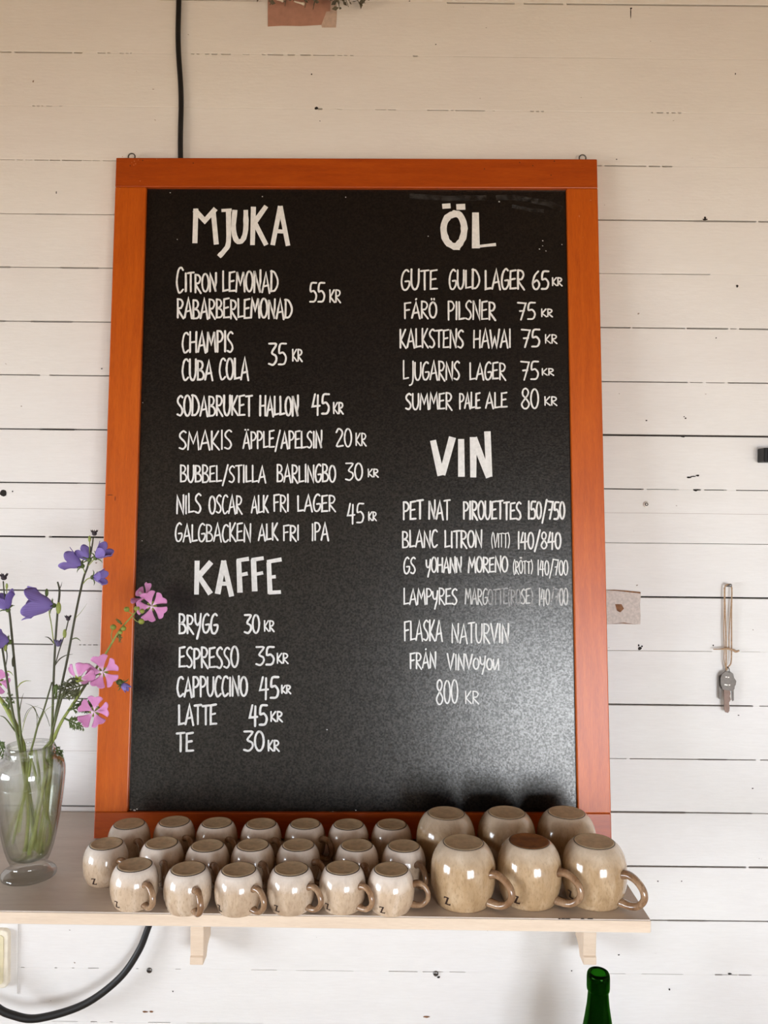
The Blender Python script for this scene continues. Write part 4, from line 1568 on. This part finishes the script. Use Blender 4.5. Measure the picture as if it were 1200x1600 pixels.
stem_part(m1, [(206, 963, -.166), (214, 971, -.167), (220, 971, -.168)], .0006, M['stem'], 'flower_stalk')
stem_part(m1, [(176, 1003, -.176), (174, 992, -.176), (176, 984, -.176)], .0006, M['stem'], 'flower_stalk')
stem_part(m1, [(208, 960, -.165), (203, 957, -.167), (199, 954, -.168)], .0006, M['stem'], 'flower_stalk')
stem_part(m1, [(213, 955, -.164), (222, 950, -.160), (234, 947, -.157)], .0008, M['stem'], 'flower_stalk')
cut_leaf(m1, (186, 988, -.172), (.2, -.3, -.8), .012, 4)
cut_leaf(m1, (190, 975, -.172), (-.5, -.3, .6), .009, 4)
cut_leaf(m1, (100, 1122, -.205), (.75, -.2, -.25), .030, 7)
cut_leaf(m1, (106, 1110, -.205), (.85, .1, .25), .026, 6)
# 7: mallow with the two open flowers in front of the frame
m2 = flower_thing('mallow', None, 'mallow stem with two open pink flowers in front of the left frame stile', 'flower', GM)
stem_part(m2, [(66, 1342, -.208), (73, 1270, -.206), (80, 1200, -.203), (84, 1160, -.200), (96, 1128, -.198), (118, 1095, -.196), (140, 1062, -.196), (158, 1050, -.196)],
          [.0024, .0021, .0020, .0019, .0016, .0013], M['stem_dark'])
mallow(m2, P((161, 1050, -.202)), (.12, -.97, .18), .0225, .25, .30)
stem_part(m2, [(118, 1095, -.196), (130, 1098, -.199), (144, 1104, -.201)], .0008, M['stem_dark'], 'flower_stalk')
mallow(m2, P((147, 1112, -.206)), (.10, -.97, .2), .0215, 1.1, .32)
bud(m2, (187, 1066, -.197), .0045, (1, 1, .9), M['leaf'])
stem_part(m2, [(163, 1052, -.194), (175, 1062, -.195), (185, 1066, -.197)], .0008, M['stem'], 'flower_stalk')
bellflower(m2, P((190, 1068, -.197)), (.7, -.2, -.5), .011, .006, .2, .2)
cut_leaf(m2, (150, 1050, -.195), (-.6, .2, .45), .013, 4)
cut_leaf(m2, (138, 1068, -.198), (-.9, -.1, -.25), .040, 8, M['stem_dark'])
cut_leaf(m2, (112, 1100, -.196), (.8, -.1, -.15), .034, 7, M['stem_dark'])
cut_leaf(m2, (84, 1160, -.198), (.5, -.3, -.75), .026, 6)
# 8: mallow flower seen from behind
m3 = flower_thing('mallow', None, 'short mallow stem with one pink flower turned away showing green calyx', 'flower', GM)
stem_part(m3, [(50, 1325, -.240), (60, 1270, -.238), (72, 1205, -.236), (78, 1160, -.232), (88, 1120, -.228), (98, 1085, -.224), (108, 1062, -.222), (122, 1062, -.222)],
          [.0022, .0019, .0017, .0015, .0013, .0010], M['stem_dark'])
mallow(m3, P((123, 1060, -.216)), (.12, .80, .52), .019, .3, .55)
cut_leaf(m3, (96, 1092, -.224), (.7, -.2, .55), .022, 6, M['stem_dark'])
# 9: thick left mallow stem
m4 = flower_thing('mallow', None, 'thick green mallow stem leaning out left with a pink flower at the edge', 'flower', GM)
stem_part(m4, [(58, 1338, -.200), (52, 1290, -.202), (44, 1235, -.205), (38, 1180, -.205), (27, 1140, -.203), (12, 1110, -.2), (0, 1092, -.197), (-14, 1078, -.195)],
          [.0034, .0033, .0033, .0034, .0032, .0026, .0020], M['stem'])
mallow(m4, P((-3, 1065, -.205)), (.3, -.93, .1), .016, .7, .3)
cut_leaf(m4, (-4, 1150, -.205), (.45, -.2, -.85), .030, 7)
cut_leaf(m4, (12, 1112, -.2), (.2, -.2, .9), .022, 6)
thin_leaf(m4, [(36, 1158, -.205), (22, 1140, -.21), (8, 1122, -.212), (-2, 1118, -.212)], .0012, M['stem_dark'])
# 10: short side stems inside the glass
for k, (pts, lb) in enumerate((
        ([(20, 1318, -.226), (27, 1285, -.224), (38, 1245, -.220), (46, 1205, -.216), (50, 1172, -.214)], 'loose green stem slanting left inside the vase'),
        ([(34, 1345, -.206), (42, 1322, -.204), (52, 1288, -.202), (62, 1230, -.206), (56, 1172, -.212)], 'loose green stem in front at the bottom left of the vase'),
        ([(84, 1322, -.224), (78, 1290, -.222), (66, 1250, -.219), (54, 1205, -.216), (46, 1176, -.214)], 'loose green stem slanting right inside the vase'),
        ([(68, 1345, -.216), (66, 1310, -.212), (72, 1250, -.212), (70, 1200, -.212), (68, 1168, -.212)], 'loose green stem standing upright inside the vase'))):
    g = flower_thing('cut_stem', None, lb, 'stem', 'loose stems in the vase water')
    stem_part(g, pts, [.0019, .0018, .0016], M['stem'])

# ------------------------------------------------------------------ cable, socket, small things on the wall
bm = bmesh.new()
tube(bm, [(-.3255, -.005, 2.60), at_y(279.5, 0, -.005), at_y(278.5, 70, -.005), at_y(283, 150, -.005), at_y(282, 240, -.006), (-.316, -.006, 2.05), (-.316, -.010, 1.60), (-.316, -.013, 1.35),
          (-.316, -.014, 1.22), (-.319, -.015, 1.15), (-.337, -.016, 1.085), at_y(232, 1448, -.018), at_y(216, 1487, -.02), at_y(185, 1530, -.026), at_y(130, 1570, -.034), at_y(60, 1591, -.040),
          at_y(20, 1586, -.042), at_y(-10, 1570, -.042), at_y(-60, 1520, -.04), at_y(-130, 1440, -.03)],
     [.0040, .0040, .0040, .0040, .0040, .0041, .0042, .0043, .0044, .0046, .0048, .0050, .0052, .0054, .0056, .0057, .0057, .0057, .0057, .0055], 14, 8)
c = tag(obj('power_cable', bm, M['cable']), 'black cable running down the wall behind the board and curving out below', 'cable')

bp = at_y(-60, 1440, 0)
bq = at_y(28, 1548, 0)
plate = empty('wall_socket', (bq.x, 0, bq.z))
tag(plate, 'cream wall socket plate with rounded corner at the lower left edge', 'socket')
bm = bmesh.new()
p0, p1 = at_y(12, 1545, -.012), at_y(12, 1454, -.012)
wd = p1.z - p0.z


def rrect(x0, x1, z0, z1, r, n=5):
    out = []
    for cx, cz, a in ((x1 - r, z1 - r, 0), (x0 + r, z1 - r, 90), (x0 + r, z0 + r, 180), (x1 - r, z0 + r, 270)):
        for i in range(n + 1):
            t = math.radians(a + 90 * i / n)
            out.append((cx + r * math.cos(t), cz + r * math.sin(t)))
    return out


prism(bm, rrect(p0.x - wd, p0.x, p0.z, p1.z, .009), 'y', -.012, -.0005)
o = obj('socket_frame', bm, M['cream'], None, False)
o.matrix_world = Matrix.Identity(4)
md = o.modifiers.new('bevel', 'BEVEL'); md.width, md.segments = .002, 3
o.parent = plate; o.matrix_parent_inverse = Matrix.Translation(-plate.location)
bm = bmesh.new()
prism(bm, rrect(p0.x - wd + .007, p0.x - .007, p0.z + .007, p1.z - .007, .006), 'y', -.0135, -.011)
o = obj('socket_insert', bm, M['cream2'], None, False)
o.parent = plate; o.matrix_parent_inverse = Matrix.Translation(-plate.location)
# painted backing board that carries the socket
bm = bmesh.new()
box(bm, (bq.x - .35, -.0004, bq.z - .004), (bq.x, .003, 1.19))
tr = structure('trim_1', bm, M['wall'])
tr.location.y = -.0025


def screw(name, px, py, r, label, mat, hollow=False):
    c = at_y(px, py, -.002)
    e = empty(name, (c.x, 0, c.z))
    tag(e, label, 'screw')
    bm = bmesh.new()
    segs = [(0, -.0026), (r * .5, -.0026), (r * .9, -.0020), (r, -.0010), (r, .0004)]
    rings = []
    lathe(bm, [(a, b) for a, b in segs], 20)
    bmesh.ops.rotate(bm, verts=bm.verts[:], cent=(0, 0, 0), matrix=Matrix.Rotation(PI / 2, 3, 'X'))
    for v in bm.verts:
        v.co.y = -abs(v.co.y) if v.co.y > .0005 else v.co.y
    bmesh.ops.recalc_face_normals(bm, faces=bm.faces[:])
    obj('screw_head', bm, mat, e)
    bm = bmesh.new()
    if hollow:
        torus(bm, (0, -.0032, 0), r * .42, r * .12, (0, 1, 0), 14, 6)
    else:
        box(bm, (-r * .7, -.0029, -r * .13), (r * .7, -.0024, r * .13))
    obj('screw_slot', bm, M['spot'], e, False)


M['white_head'] = simple('white_cap', rgb(226, 220, 212), .4)
screw('wall_screw', 1010, 788, .0048, 'white painted screw cap on the wall right of the frame', M['white_head'], True)
screw('wall_screw', 233, 1517, .0042, 'grey screw head in the wall left, below the shelf beside cable', M['steel'])
screw('wall_screw', 681, 1522, .0042, 'grey screw head in the wall below the middle of the shelf', M['steel'])

# black box at the right edge
c0 = at_y(1183, 723.5, 0)
c1 = at_y(1194, 701, -.023)
blk = empty('wall_box', (c0.x, 0, c0.z))
tag(blk, 'small black plastic box fixed to the wall at the right edge', 'box')
bm = bmesh.new()
hz = c1.z - at_y(1194, 723.5, -.023).z
box(bm, (0, -.023, .0002), (.075, 0, hz), .0015, 2)
obj('box_body', bm, M['black_plastic'], blk, False)
bm = bmesh.new()
box(bm, (.005, -.0242, .003), (.070, -.0228, hz - .003), .0006, 2)
obj('box_cover', bm, simple('black_gloss_cover', rgb(26, 28, 33), .22), blk, False)

# keys on a twine loop
kx = at_y(1137, 916, -.004)
nail = empty('wall_nail', (kx.x, 0, kx.z))
tag(nail, 'bent nail holding the twine loop of keys', 'nail')
bm = bmesh.new()
tube(bm, [(0, .002, 0), (0, -.006, .0005), (.0005, -.012, .002)], .0014, 8, 3)
ball(bm, (.0005, -.0125, .0022), .0026, (1, .5, 1), 10, 6)
obj('nail_shank', bm, M['steel'], nail)
keys = empty('key_bunch', (kx.x, -.007, kx.z))
tag(keys, 'bunch of keys hanging by a twine loop on the right of the wall', 'keys')


def K(px, py, y=-.007):
    return at_y(px, py, y) - keys.location


bm = bmesh.new()
tube(bm, [K(1134.5, 1048), K(1134.5, 1015), K(1134, 990), K(1133, 955), K(1132.5, 920), K(1134.5, 914.5, -.0085), K(1138, 913, -.009), K(1141.5, 914.5, -.0085), K(1143.5, 922), K(1143, 955), K(1143, 990),
          K(1143, 1020), K(1142, 1036), K(1138, 1042), K(1135, 1047)], .0011, 7, 5)
tube(bm, [K(1131.5, 918), K(1131.5, 955), K(1131, 985), K(1132, 1014), K(1131.5, 1030), K(1134.5, 1046)], .0008, 6, 5)
tube(bm, [K(1144, 918), K(1141.5, 955), K(1139.5, 985), K(1139, 1012)], .0008, 6, 5)
obj('twine_loop', bm, M['twine'], keys)
bm = bmesh.new()
tube(bm, [K(1114.5, 1014.5, -.009), K(1122, 1014.5, -.010), K(1130, 1014, -.0105), K(1137, 1013.5, -.0105), K(1145, 1015.5, -.010), K(1150, 1018, -.009), K(1155, 1016.5, -.009)],
     [.0009, .0009, .0014, .0018, .0016, .0020, .0013], 7, 5)
obj('twine_knot', bm, M['twine'], keys)
bm = bmesh.new()
torus(bm, K(1136.5, 1047), .0048, .0007, (1, .25, 0), 20, 6)
obj('key_ring', bm, M['steel'], keys)


def key(poly, y, mat_head, blade, name='key'):
    bm = bmesh.new()
    prism(bm, [(K(*p).x, K(*p).z) for p in poly], 'y', y, y + .0018)
    o = obj(name, bm, mat_head, keys, False)
    md = o.modifiers.new('bevel', 'BEVEL'); md.width, md.segments = .0004, 2
    if blade:
        bm = bmesh.new()
        prism(bm, [(K(*p).x, K(*p).z) for p in blade], 'y', y + .0002, y + .0017)
        obj('key_blade', bm, M['key_brass'], o, False)


key([(1124, 1060), (1126, 1053), (1131, 1048.5), (1139, 1048), (1144, 1052), (1146, 1060), (1147, 1068), (1146, 1076), (1142, 1079), (1128, 1077), (1124.5, 1070)], -.0040, M['key'],
    [(1129.5, 1076), (1138.5, 1078), (1140, 1083), (1138.5, 1087), (1140.5, 1092), (1137.5, 1097), (1138.5, 1104), (1138, 1110), (1136, 1113), (1132, 1112), (1130, 1108)])
key([(1140, 1054), (1146, 1058), (1150, 1064), (1149, 1070), (1146, 1074), (1146.2, 1094), (1144, 1095.5), (1143, 1093), (1143, 1074), (1139, 1068)], -.0016, M['key'], None)
key([(1123.5, 1056), (1128, 1054), (1130, 1062), (1128, 1076), (1127.5, 1091), (1126, 1093), (1123.5, 1092), (1123.5, 1076)], .0008, M['key'], None)
bm = bmesh.new()
for px, py in ((1133, 1057), (1136.5, 1057.5), (1131.5, 1069), (1134, 1069.5), (1138, 1069.5)):
    q = K(px, py)
    box(bm, (q.x - .0012, -.0043, q.z - .0008), (q.x + .0012, -.0040, q.z + .0008))
obj('key_stamping', bm, simple('bright_stamp', rgb(190, 182, 172), .4, .6), keys, False)

# ------------------------------------------------------------------ green bottle neck
lip = at_y(935, 1518, -.15)
bot = empty('wine_bottle', (lip.x, -.15, .738))
tag(bot, 'green wine bottle, only its open neck showing below the shelf', 'bottle')
h = lip.z - .738
bm = bmesh.new()
op = [(0, .012), (.030, .002), (.0355, 0), (.0375, .004), (.0378, h - .125), (.036, h - .115), (.029, h - .100), (.0212, h - .082), (.0178, h - .062), (.0152, h - .045), (.0137, h - .0275), (.0137, h - .0250),
      (.0152, h - .0246), (.0156, h - .021), (.0156, h - .008), (.0152, h - .0035), (.0140, h - .0008), (.0128, h)]
ip = [(.0108, h - .0006), (.0100, h - .003), (.0098, h - .03), (.0115, h - .05), (.0140, h - .065), (.0178, h - .084), (.0255, h - .102), (.033, h - .118), (.0345, h - .13), (.0345, .008), (.028, .007), (0, .018)]
lathe(bm, op + ip, 48)
bmesh.ops.recalc_face_normals(bm, faces=bm.faces[:])
obj('bottle_glass', bm, M['bottle'], bot)

# ------------------------------------------------------------------ dried bunch at the top edge
dc = at_y(478, -30, -.035)
dry = empty('dried_bunch', dc)
tag(dry, 'dried grey plant bunch with pale tips hanging at the top edge', 'dried flowers')
random.seed(21)
twigs = bmesh.new(); leaves = bmesh.new(); tips = bmesh.new()
for k in range(42):
    bx = random.uniform(-.062, .075)
    s = Vector((bx * .5, random.uniform(-.015, .02), random.uniform(.01, .05)))
    e = Vector((bx * 1.1 + random.uniform(-.02, .02), random.uniform(-.02, .025), random.uniform(-.034, -.014)))
    tube(twigs, [s, (s + e) / 2 + Vector((random.uniform(-.01, .01), 0, .004)), e], [.0015, .0011, .0005], 5, 3)
    for j in range(7):
        q = s.lerp(e, random.uniform(.2, 1))
        o = Vector((random.uniform(-1, 1), random.uniform(-1, 1), random.uniform(-.8, .3))).normalized()
        l = random.uniform(.006, .013)
        pw = o.cross(Vector((random.random(), random.random(), random.random() + .1))).normalized() * l * .28
        leaves.faces.new([leaves.verts.new(x) for x in (q, q + o * l * .5 + pw, q + o * l, q + o * l * .5 - pw)])
for px, py in ((441, 1), (474, 6)):
    q = at_y(px, py, -.058) - dc
    tube(tips, [q + Vector((-.014, .004, .006)), q + Vector((-.004, 0, .001)), q], [.0010, .0014, .0018], 6, 3)
    ball(tips, q, .0022, (1, 1, 1), 8, 6)
obj('twigs', twigs, M['dry_twig'], dry)
obj('leaves', leaves, M['dry_twig'], dry, False)
obj('pale_tips', tips, M['dry_tip'], dry)
# the nail it hangs from is above what one sees
